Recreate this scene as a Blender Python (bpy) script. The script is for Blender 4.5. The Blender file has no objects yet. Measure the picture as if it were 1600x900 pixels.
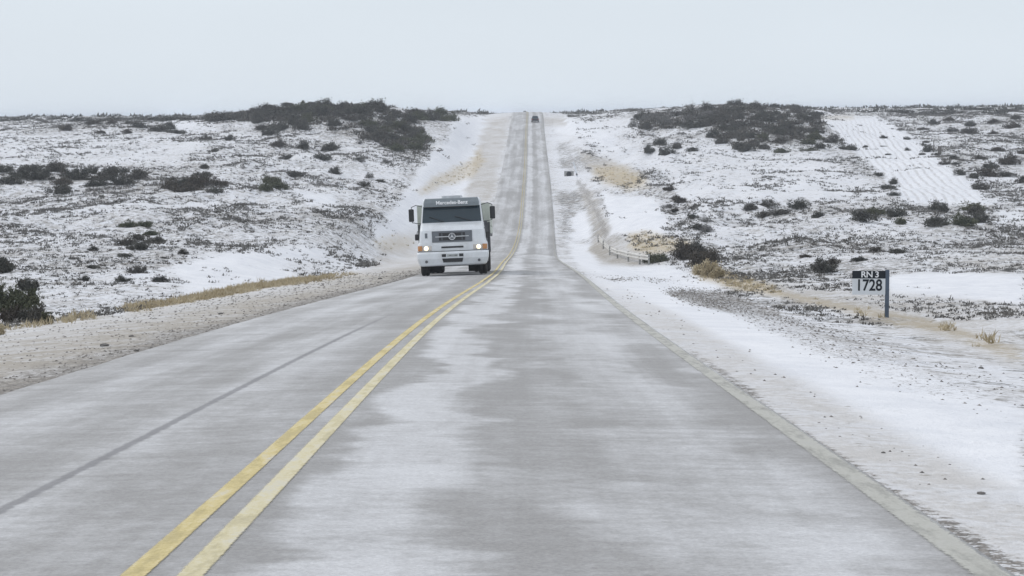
import bpy, math, random
import numpy as np
from mathutils import Vector, Matrix, Euler

HAZE = 0.00028
random.seed(11)
RNG = np.random.default_rng(11)
SC = bpy.context.scene
COL = SC.collection

# ------------------------------------------------------------------ camera
F = 3200.0                 # focal length in pixels of the 1600 px wide photograph
EYE = 1.18                 # height of the camera over the road
PITCH = math.atan((450 - 175.5) / F)
ROLL = 0.0106
f_ = np.array([0, math.cos(PITCH), -math.sin(PITCH)])
u0 = np.array([0, math.sin(PITCH), math.cos(PITCH)])
r0 = np.array([1.0, 0, 0])
R_ = r0 * math.cos(ROLL) - u0 * math.sin(ROLL)
U_ = u0 * math.cos(ROLL) + r0 * math.sin(ROLL)
CAM = np.array([0, 0, EYE])
cd = bpy.data.cameras.new('camera')
cd.sensor_width = 36.0
cd.lens = F / 1600 * 36.0
cd.clip_start = 0.1
cd.clip_end = 20000
cam = bpy.data.objects.new('camera', cd)
COL.objects.link(cam)
m3 = Matrix(((R_[0], U_[0], -f_[0]), (R_[1], U_[1], -f_[1]), (R_[2], U_[2], -f_[2])))
cam.matrix_world = Matrix.Translation(Vector(CAM)) @ m3.to_4x4()
SC.camera = cam
cd.dof.use_dof = False

# ------------------------------------------------------------------ world, sun, exposure
W = bpy.data.worlds.new('World')
SC.world = W
W.use_nodes = True
nt = W.node_tree
nt.nodes.clear()
SUN_EL, SUN_ROT = math.radians(42), math.radians(-55)
out = nt.nodes.new('ShaderNodeOutputWorld')
sky = nt.nodes.new('ShaderNodeTexSky')
sky.sky_type = 'NISHITA'
sky.sun_disc = False
sky.sun_elevation = SUN_EL
sky.sun_rotation = SUN_ROT
sky.dust_density = 4.0
bg1 = nt.nodes.new('ShaderNodeBackground')
bg1.inputs[1].default_value = 0.05
nt.links.new(sky.outputs[0], bg1.inputs[0])
tc = nt.nodes.new('ShaderNodeTexCoord')
sep = nt.nodes.new('ShaderNodeSeparateXYZ')
nt.links.new(tc.outputs['Generated'], sep.inputs[0])
ramp = nt.nodes.new('ShaderNodeValToRGB')
cr = ramp.color_ramp
cr.elements[0].position = 0.0
cr.elements[0].color = (0.74, 0.81, 0.875, 1)
cr.elements[1].position = 1.0
cr.elements[1].color = (.82, .85, .90, 1)
for p_, c_ in ((0.03, (0.74, 0.81, 0.875)), (0.12, (0.69, 0.765, 0.835)), (0.3, (0.76, 0.80, 0.87)), (0.6, (.82, .85, .90))):
    e = cr.elements.new(p_)
    e.color = (*c_, 1)
nt.links.new(sep.outputs[2], ramp.inputs[0])
cn = nt.nodes.new('ShaderNodeTexNoise')          # faint cloud mottling
cn.inputs['Scale'].default_value = 2.2
cn.inputs['Detail'].default_value = 3
cmap = nt.nodes.new('ShaderNodeMapping')
cmap.inputs['Scale'].default_value = (1, 1, 3.0)
nt.links.new(tc.outputs['Generated'], cmap.inputs[0])
nt.links.new(cmap.outputs[0], cn.inputs['Vector'])
mr = nt.nodes.new('ShaderNodeMapRange')
mr.inputs[1].default_value = 0.3
mr.inputs[2].default_value = 0.7
mr.inputs[3].default_value = 0.95
mr.inputs[4].default_value = 1.06
nt.links.new(cn.outputs[0], mr.inputs[0])
bg2 = nt.nodes.new('ShaderNodeBackground')
nt.links.new(ramp.outputs[0], bg2.inputs[0])
nt.links.new(mr.outputs[0], bg2.inputs[1])
mx = nt.nodes.new('ShaderNodeMixShader')
mx.inputs[0].default_value = 0.93
nt.links.new(bg1.outputs[0], mx.inputs[1])
nt.links.new(bg2.outputs[0], mx.inputs[2])
nt.links.new(mx.outputs[0], out.inputs[0])

sd = bpy.data.lights.new('sun', 'SUN')
sd.energy = 1.0
sd.angle = math.radians(30)
sd.color = (1.0, 0.97, 0.93)
sun = bpy.data.objects.new('sun', sd)
COL.objects.link(sun)
az = SUN_ROT
dirv = Vector((math.sin(az) * math.cos(SUN_EL), math.cos(az) * math.cos(SUN_EL), math.sin(SUN_EL)))
sun.rotation_euler = dirv.to_track_quat('Z', 'Y').to_euler()
SC.view_settings.view_transform = 'Standard'
SC.view_settings.look = 'None'
SC.view_settings.exposure = 0.10
SC.view_settings.gamma = 1.0
SC.cycles.max_bounces = 6
SC.cycles.diffuse_bounces = 3
SC.cycles.volume_bounces = 1

# ------------------------------------------------------------------ helpers: projection
def at(px, py, d):
    px, py, d = np.broadcast_arrays(np.asarray(px, float), np.asarray(py, float), np.asarray(d, float))
    D = f_ + np.multiply.outer((px - 800) / F, R_) + np.multiply.outer((450 - py) / F, U_)
    return CAM + D * d[..., None]

def project(P):
    v = P - CAM
    d = v @ f_
    ds = np.where(d > 0.5, d, 0.5)
    return 800 + F * (v @ R_) / ds, 450 - F * (v @ U_) / ds, d

# ------------------------------------------------------------------ helpers: noise
def _hash(i, j, s):
    h = (i.astype(np.int64) * 374761393 + j.astype(np.int64) * 668265263 + s * 2147483647 + 97) & 0xFFFFFFFF
    h = ((h ^ (h >> 13)) * 1274126177) & 0xFFFFFFFF
    return ((h ^ (h >> 16)) & 0xFFFFFF) / float(0xFFFFFF)

def vnoise(x, y, s=0):
    i = np.floor(x); j = np.floor(y)
    fx = x - i; fy = y - j
    fx = fx * fx * (3 - 2 * fx); fy = fy * fy * (3 - 2 * fy)
    a = _hash(i, j, s); b = _hash(i + 1, j, s); c = _hash(i, j + 1, s); d = _hash(i + 1, j + 1, s)
    return (a * (1 - fx) + b * fx) * (1 - fy) + (c * (1 - fx) + d * fx) * fy

def fbm(x, y, s=0, o=4):
    t = 0; a = 0.5; n = 0
    for k in range(o):
        t = t + a * vnoise(x * 2 ** k, y * 2 ** k, s + k * 17); n += a; a *= 0.5
    return t / n * 2 - 1

def sstep(a, b, x):
    t = np.clip((x - a) / (b - a), 0, 1)
    return t * t * (3 - 2 * t)

# ------------------------------------------------------------------ road alignment
def spline(xs, ys):
    xs = np.array(xs, float); ys = np.array(ys, float); n = len(xs)
    h = np.diff(xs); A = np.zeros((n, n)); r = np.zeros(n)
    A[0, 0] = A[-1, -1] = 1
    for i in range(1, n - 1):
        A[i, i - 1] = h[i - 1]; A[i, i] = 2 * (h[i - 1] + h[i]); A[i, i + 1] = h[i]
        r[i] = 6 * ((ys[i + 1] - ys[i]) / h[i] - (ys[i] - ys[i - 1]) / h[i - 1])
    M = np.linalg.solve(A, r)
    def fn(x):
        x = np.asarray(x, float)
        k = np.clip(np.searchsorted(xs, x) - 1, 0, n - 2)
        x0 = xs[k]; hh = h[k]; xc = np.clip(x, xs[0], xs[-1])
        a = (xs[k + 1] - xc) / hh; b = (xc - x0) / hh
        y = a * ys[k] + b * ys[k + 1] + ((a ** 3 - a) * M[k] + (b ** 3 - b) * M[k + 1]) * hh * hh / 6
        s0 = (ys[1] - ys[0]) / h[0] - h[0] * M[1] / 6
        s1 = (ys[-1] - ys[-2]) / h[-1] + h[-1] * M[-2] / 6
        return y + np.where(x < xs[0], (x - xs[0]) * s0, 0) + np.where(x > xs[-1], (x - xs[-1]) * s1, 0)
    return fn

ctl = at([251, 651, 773, 787, 797, 811, 818, 820.5, 823, 824], [900, 517, 429, 411, 400, 364, 297, 260, 195, 177], [7.44, 26.5, 72.7, 105, 137, 182, 235, 276, 375, 425])
cy = list(ctl[:, 1]); cx = list(ctl[:, 0]); cz = list(ctl[:, 2])
for Y_, X_, Z_ in ((470, 3.6, EYE + 0.05), (560, 4.4, EYE - 0.6), (700, 5.6, EYE - 1.3), (1000, 8.3, EYE - 0.8), (1600, 14, EYE - 1.6), (8000, 80, EYE - 3)):
    cy.append(Y_); cx.append(X_); cz.append(Z_)
sl = (cz[1] - cz[0]) / (cy[1] - cy[0]); sx = (cx[2] - cx[0]) / (cy[2] - cy[0])
cy = [-60] + cy; cx = [cx[0] + sx * (-60 - cy[1])] + cx; cz = [cz[0] + sl * (-60 - cy[1])] + cz
roadX = spline(cy, cx)
roadZc = spline(cy, cz)
CROWN = 0.022
def roadZ(lat, Y):
    return roadZc(Y) - CROWN * np.abs(lat)

# ------------------------------------------------------------------ terrain height
CP = [  # image x, image y, depth: where the ground lies
    (0, 480, 60), (-400, 480, 60), (200, 466, 60), (350, 445, 68), (0, 420, 85), (200, 420, 85), (400, 425, 85), (-400, 420, 85),
    (0, 350, 130), (200, 350, 130), (400, 352, 135), (550, 375, 125), (550, 325, 170), (650, 350, 160),
    (0, 285, 195), (200, 285, 195), (400, 270, 215), (-500, 285, 195), (550, 275, 225), (650, 270, 240), (700, 230, 290), (740, 200, 330),
    (0, 222, 300), (200, 220, 290), (400, 215, 285), (540, 203, 300), (-600, 222, 300), (640, 232, 275), (665, 212, 305),
    (0, 188, 430), (200, 186, 430), (330, 183, 390), (440, 175, 350), (540, 171, 335), (600, 174, 335), (640, 182, 345), (700, 183, 370), (760, 181, 385),
    (540, 181, 480), (440, 181, 480), (-600, 190, 430),
    (1600, 520, 38), (1500, 505, 46), (1385, 495, 50), (1600, 468, 56), (1900, 520, 38), (1900, 440, 80), (1250, 450, 72), (1400, 434, 80), (1600, 432, 80),
    (1180, 428, 92), (1400, 410, 100), (1600, 398, 108), (1080, 412, 110), (1000, 388, 130), (1200, 388, 122), (1400, 362, 138), (1600, 350, 145),
    (1900, 395, 108), (950, 350, 165), (1100, 345, 160), (1250, 333, 168), (1400, 322, 175), (1540, 322, 172), (1600, 318, 178), (1900, 320, 178),
    (960, 290, 230), (1100, 280, 220), (1250, 280, 215), (1400, 270, 225), (1600, 262, 225), (920, 225, 305), (1010, 215, 305), (1120, 235, 270),
    (1220, 235, 270), (1400, 225, 290), (1600, 215, 300), (1900, 215, 300), (880, 188, 365), (950, 185, 370), (1020, 179, 360), (1100, 175, 350),
    (1180, 170, 340), (1240, 174, 340), (1275, 186, 350), (1330, 184, 390), (1430, 185, 400), (1600, 185, 390), (1900, 183, 400), (1180, 175, 470), (1280, 173, 480),
    (1400, 171, 560), (1600, 168.5, 560), (1000, 177, 470),
]
P = at(*np.array(CP, float).T)
pts = [tuple(p) for p in P]
for Y_ in (-30, 0, 15, 30):
    z_ = float(roadZc(Y_))
    pts += [(-12, Y_, z_ - 1.3), (-30, Y_, z_ - 1.9), (12, Y_, z_ - .6), (30, Y_, z_ - 1.1)]
for Y_, dz in ((-10, -.3), (20, -.3), (45, -.5), (70, -.9), (100, -1.2), (135, -1.2), (170, -1.0), (205, -.5), (240, -.2), (280, -.1), (320, 0), (360, -.1), (400, -.2), (450, -.3), (520, -.2)):
    pts.append((float(roadX(Y_)), Y_, float(roadZc(Y_)) + dz))
for Y_ in (650, 1100, 2200, 7000):
    for t in (-1.2, -.6, -.3, -.1, .1, .3, .6, 1.2):
        pts.append((t * (Y_ + 40), Y_, EYE - 0.6 - Y_ / 2500.0 - (0.5 if t < 0 else 0)))
for Y_, z_ in ((60, -4.6), (130, -6.3), (200, -5.0), (300, -2), (430, 0)):
    for t in (-.9, .9):
        pts.append((t * (Y_ + 40), Y_, z_))
pts = np.array(pts)

def feat(X, Y):
    q = np.maximum(Y, -32) + 40
    return 4.0 * X / q, np.log(q)
fa, fb = feat(pts[:, 0], pts[:, 1])
def _k(r2):
    return 0.5 * r2 * np.log(r2 + 1e-12)
N = len(pts)
K = _k((fa[:, None] - fa) ** 2 + (fb[:, None] - fb) ** 2) + np.eye(N) * 0.002
Q = np.stack([np.ones(N), fa, fb], 1)
A = np.block([[K, Q], [Q.T, np.zeros((3, 3))]])
sol = np.linalg.solve(A, np.concatenate([pts[:, 2], np.zeros(3)]))
wts, aff = sol[:N], sol[N:]

def tps(X, Y):
    a, b = feat(X, Y)
    sh = a.shape; a = a.ravel(); b = b.ravel()
    o = aff[0] + aff[1] * a + aff[2] * b
    for i in range(N):
        o = o + wts[i] * _k((a - fa[i]) ** 2 + (b - fb[i]) ** 2)
    return o.reshape(sh)

def ground(X, Y, rough=True):
    X = np.asarray(X, float); Y = np.asarray(Y, float)
    lat = X - roadX(Y)
    T = tps(X, Y)
    al = np.abs(lat)
    off = sstep(4, 16, al)
    amp = np.clip(Y / 120.0, 0.25, 1.6)
    rg = 1 - np.abs(fbm(X / 11 + .3 * fbm(X / 20, Y / 20, 7), Y / 22, 6, 3)) * 2.2
    T = T + off * amp * (0.60 * fbm(X / 26, Y / 30, 3) + 0.30 * fbm(X / 6, Y / 9, 5) + .20 * rg - .10)
    if rough:
        T = T + sstep(5, 10, al) * 0.10 * fbm(X / 1.1, Y / 1.3, 9, 3) + sstep(3.6, 5.0, al) * 0.025 * fbm(X / .35, Y / .45, 19, 3)
    bank = 1 - np.abs(fbm(X / 4.5 + .4 * fbm(X / 9, Y / 12, 87), Y / 15, 88, 3)) * 2.4
    gz = np.exp(-((lat - 17) / 9.0) ** 2) * sstep(105, 135, Y) * (1 - sstep(300, 350, Y)) + .8 * np.exp(-((lat + 24) / 12.0) ** 2) * sstep(95, 125, Y) * (1 - sstep(290, 350, Y))
    T = T + gz * (bank * .65 - .2)
    R = roadZ(np.minimum(al, 3.2), Y) - 0.05 - 0.045 * np.maximum(al - 3.25, 0) - 0.02 * np.maximum(al - 5, 0)
    R = R + 0.012 * sstep(3.3, 3.6, al) * fbm(X / .5, Y / .8, 21, 3)
    wl = sstep(7.2, 12.5, -lat); wr = sstep(4.5, 8.5, lat)
    # far away the verges are wide graded strips
    w = np.where(lat < 0, wl, wr)
    return R * (1 - w) + T * w

def hit(px, py, lift=0.0):
    """where the ray through a photo pixel meets the ground"""
    ds = np.exp(np.linspace(math.log(6), math.log(2500), 900))
    Pp = at(px, py, ds)
    g = ground(Pp[:, 0], Pp[:, 1]) + lift
    b = np.where(Pp[:, 2] <= g)[0]
    if len(b) == 0: return None
    i = b[0]
    if i == 0: return Pp[0]
    a0 = Pp[i - 1, 2] - g[i - 1]; a1 = g[i] - Pp[i, 2]
    t = a0 / (a0 + a1 + 1e-9)
    p = Pp[i - 1] * (1 - t) + Pp[i] * t
    return np.array([p[0], p[1], float(ground(p[0], p[1]))])

# ------------------------------------------------------------------ node helper
class NT:
    def __init__(s, name):
        s.m = bpy.data.materials.new(name); s.m.use_nodes = True
        s.t = s.m.node_tree; s.t.nodes.clear()
        s.o = s.t.nodes.new('ShaderNodeOutputMaterial')
        s.b = s.t.nodes.new('ShaderNodeBsdfPrincipled')
        s.t.links.new(s.b.outputs[0], s.o.inputs[0])
    def n(s, typ, **kw):
        x = s.t.nodes.new('ShaderNode' + typ)
        for k, v in kw.items(): setattr(x, k, v)
        return x
    def put(s, inp, v):
        if isinstance(v, bpy.types.NodeSocket): s.t.links.new(v, inp)
        elif isinstance(v, (tuple, list)) and len(v) == 3 and inp.type == 'RGBA': inp.default_value = (*v, 1)
        else: inp.default_value = v
    def math(s, op, a, b=0.0, clamp=False):
        x = s.n('Math', operation=op); x.use_clamp = clamp
        s.put(x.inputs[0], a); s.put(x.inputs[1], b)
        return x.outputs[0]
    def noise(s, vec, scale, detail=4, rough=.55, dist=0.0):
        x = s.n('TexNoise'); s.put(x.inputs['Vector'], vec)
        s.put(x.inputs['Scale'], scale); x.inputs['Detail'].default_value = detail
        x.inputs['Roughness'].default_value = rough; x.inputs['Distortion'].default_value = dist
        return x.outputs[0]
    def map(s, v, a, b, c=0.0, d=1.0, smooth=True):
        x = s.n('MapRange'); x.interpolation_type = 'SMOOTHSTEP' if smooth else 'LINEAR'
        s.put(x.inputs[0], v); s.put(x.inputs[1], a); s.put(x.inputs[2], b); s.put(x.inputs[3], c); s.put(x.inputs[4], d)
        return x.outputs[0]
    def mix(s, f, a, b):
        x = s.n('Mix', data_type='RGBA'); s.put(x.inputs[0], f); s.put(x.inputs[6], a); s.put(x.inputs[7], b)
        return x.outputs[2]
    def attr(s, name):
        return s.n('Attribute', attribute_name=name).outputs['Fac']
    def scalevec(s, v, sc):
        x = s.n('Mapping'); s.put(x.inputs[0], v); x.inputs['Scale'].default_value = sc
        return x.outputs[0]
    def bump(s, h, strength, dist):
        x = s.n('Bump'); x.inputs['Strength'].default_value = strength; x.inputs['Distance'].default_value = dist
        s.put(x.inputs['Height'], h); s.t.links.new(x.outputs[0], s.b.inputs['Normal'])
    def set(s, **kw):
        for k, v in kw.items(): s.put(s.b.inputs[k.replace('_', ' ')], v)
        return s.m

def simple(name, c, rough=.5, var=.12, scale=6.0, dirt=None, metallic=0.0, coat=0.0):
    t = NT(name); tcx = t.n('TexCoord').outputs['Object']
    n1 = t.noise(tcx, scale, 5)
    lo = tuple(x * (1 - var) for x in c); hi = tuple(min(1, x * (1 + var)) for x in c)
    col = t.mix(t.map(n1, .3, .7), lo, hi)
    if dirt:
        n2 = t.noise(tcx, scale * .35, 6, .65)
        col = t.mix(t.map(n2, .45, .75, 0, dirt[1]), col, dirt[0])
    t.set(Base_Color=col, Roughness=t.map(n1, .2, .8, rough * .85, min(1, rough * 1.15)), Metallic=metallic)
    if coat: t.b.inputs['Coat Weight'].default_value = coat
    return t.m

# ------------------------------------------------------------------ mesh helpers
class MB:
    def __init__(s): s.v = []; s.f = []
    def add(s, v, f):
        o = len(s.v); s.v += [tuple(x) for x in v]; s.f += [tuple(i + o for i in q) for q in f]; return s
    def box(s, x0, x1, y0, y1, z0, z1):
        v = [(x0, y0, z0), (x1, y0, z0), (x1, y1, z0), (x0, y1, z0), (x0, y0, z1), (x1, y0, z1), (x1, y1, z1), (x0, y1, z1)]
        return s.add(v, [(0, 3, 2, 1), (4, 5, 6, 7), (0, 1, 5, 4), (1, 2, 6, 5), (2, 3, 7, 6), (3, 0, 4, 7)])
    def loft(s, rings, cap=True, closed=True):
        n = len(rings[0]); v = [p for r in rings for p in r]; f = []
        for i in range(len(rings) - 1):
            for j in range(n if closed else n - 1):
                k = (j + 1) % n
                f.append((i * n + j, i * n + k, (i + 1) * n + k, (i + 1) * n + j))
        if cap and closed:
            f.append(tuple(reversed(range(n)))); f.append(tuple(range((len(rings) - 1) * n, len(rings) * n)))
        return s.add(v, f)
    def cyl(s, c, r, h, axis='x', n=24, r2=None):
        r2 = r if r2 is None else r2; rings = []
        for t, rr in ((-h / 2, r), (h / 2, r2)):
            ring = []
            for i in range(n):
                a = 2 * math.pi * i / n; p, q = rr * math.cos(a), rr * math.sin(a)
                ring.append({'x': (c[0] + t, c[1] + p, c[2] + q), 'y': (c[0] + p, c[1] + t, c[2] + q), 'z': (c[0] + p, c[1] + q, c[2] + t)}[axis])
            rings.append(ring)
        return s.loft(rings)
    def lathe(s, prof, axis='x', c=(0, 0, 0), n=32):
        rings = []
        for i in range(n + 1):
            a = 2 * math.pi * i / n
            rings.append([(c[0] + t, c[1] + r * math.cos(a), c[2] + r * math.sin(a)) if axis == 'x' else (c[0] + r * math.cos(a), c[1] + t, c[2] + r * math.sin(a)) for t, r in prof])
        return s.loft(rings, cap=False, closed=False)
    def tube(s, path, r, n=8):
        r = float(r); rings = []; path = [Vector(tuple(float(q) for q in p)) for p in path]
        for i, p in enumerate(path):
            d = (path[min(i + 1, len(path) - 1)] - path[max(i - 1, 0)]).normalized()
            a = d.cross(Vector((0, 0, 1)));  a = a.normalized() if a.length > 1e-3 else Vector((1, 0, 0)); b = d.cross(a)
            rings.append([tuple(p + r * (a * math.cos(2 * math.pi * k / n) + b * math.sin(2 * math.pi * k / n))) for k in range(n)])
        return s.loft(rings)
    def build(s, name, mat, parent=None, smooth=False, bevel=0.0, loc=None):
        me = bpy.data.meshes.new(name); me.from_pydata(s.v, [], s.f); me.validate(); me.update()
        o = bpy.data.objects.new(name, me); COL.objects.link(o); me.materials.append(mat)
        if smooth: me.shade_smooth()
        if parent: o.parent = parent
        if loc is not None: o.location = loc
        if bevel:
            b = o.modifiers.new('bevel', 'BEVEL'); b.width = bevel; b.segments = 2; b.limit_method = 'ANGLE'; b.angle_limit = math.radians(35)
        return o

def tag(o, label=None, cat=None, group=None, kind=None):
    if label: o['label'] = label
    if cat: o['category'] = cat
    if group: o['group'] = group
    if kind: o['kind'] = kind
    return o
def empty(name, loc, label=None, cat=None, group=None):
    o = bpy.data.objects.new(name, None); COL.objects.link(o); o.location = loc; o.empty_display_size = .3
    return tag(o, label, cat, group)
def text_mesh(name, s, size, mat, parent, M, bold=0.0, depth=.004, align='CENTER', sx=1.0):
    cu = bpy.data.curves.new(name, 'FONT'); cu.body = s; cu.size = size; cu.extrude = depth; cu.offset = bold
    cu.align_x = align; cu.align_y = 'CENTER'
    tmp = bpy.data.objects.new(name + '_tmp', cu); COL.objects.link(tmp)
    bpy.context.view_layer.update()
    me = bpy.data.meshes.new_from_object(tmp.evaluated_get(bpy.context.evaluated_depsgraph_get()))
    bpy.data.objects.remove(tmp)
    me.transform(Matrix.Diagonal((sx, 1, 1, 1))); me.transform(M)
    me.materials.clear(); me.materials.append(mat)
    o = bpy.data.objects.new(name, me); COL.objects.link(o); o.parent = parent
    return o
def grid_mesh(name, X, Y, Z, attrs, mat):
    nr, ncol = X.shape
    me = bpy.data.meshes.new(name)
    co = np.stack([X, Y, Z], -1).reshape(-1, 3).astype(np.float32)
    idx = np.arange(nr * ncol).reshape(nr, ncol)
    q = np.stack([idx[:-1, :-1], idx[:-1, 1:], idx[1:, 1:], idx[1:, :-1]], -1).reshape(-1, 4).astype(np.int32)
    me.vertices.add(len(co)); me.vertices.foreach_set('co', co.ravel())
    me.loops.add(q.size); me.loops.foreach_set('vertex_index', q.ravel())
    me.polygons.add(len(q)); me.polygons.foreach_set('loop_start', np.arange(0, q.size, 4, dtype=np.int32))
    me.update(calc_edges=True); me.validate()
    for k, v in attrs.items():
        a = me.attributes.new(k, 'FLOAT', 'POINT'); a.data.foreach_set('value', v.astype(np.float32).ravel())
    me.shade_smooth(); me.materials.append(mat)
    o = bpy.data.objects.new(name, me); COL.objects.link(o)
    return o
def tri_mesh(name, V, T, mat, smooth=False):
    me = bpy.data.meshes.new(name)
    V = V.astype(np.float32); T = T.astype(np.int32)
    me.vertices.add(len(V)); me.vertices.foreach_set('co', V.ravel())
    me.loops.add(T.size); me.loops.foreach_set('vertex_index', T.ravel())
    me.polygons.add(len(T)); me.polygons.foreach_set('loop_start', np.arange(0, T.size, 3, dtype=np.int32))
    me.update(calc_edges=True)
    me.materials.append(mat)
    return me

# ------------------------------------------------------------------ ground cover masks (traced patches, laid on the ground)
def polymask(px, py, poly, blur):
    """soft mask: 1 inside the polygon, fading over blur pixels"""
    poly = np.array(poly, float)
    x0, y0 = poly.min(0) - blur * 2; x1, y1 = poly.max(0) + blur * 2
    m = np.zeros_like(px)
    sel = (px > x0) & (px < x1) & (py > y0) & (py < y1)
    x = px[sel]; y = py[sel]
    if x.size == 0: return m
    ins = np.zeros(x.shape, bool); dm = np.full(x.shape, 1e9)
    n = len(poly)
    for i in range(n):
        ax, ay = poly[i]; bx, by = poly[(i + 1) % n]
        c = ((ay > y) != (by > y)) & (x < (bx - ax) * (y - ay) / (by - ay + 1e-12) + ax)
        ins ^= c
        t = np.clip(((x - ax) * (bx - ax) + (y - ay) * (by - ay)) / ((bx - ax) ** 2 + (by - ay) ** 2 + 1e-9), 0, 1)
        dm = np.minimum(dm, np.hypot(x - ax - t * (bx - ax), (y - ay - t * (by - ay))))
    sd = np.where(ins, dm, -dm)
    m[sel] = sstep(-blur, blur, sd)
    return m

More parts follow.
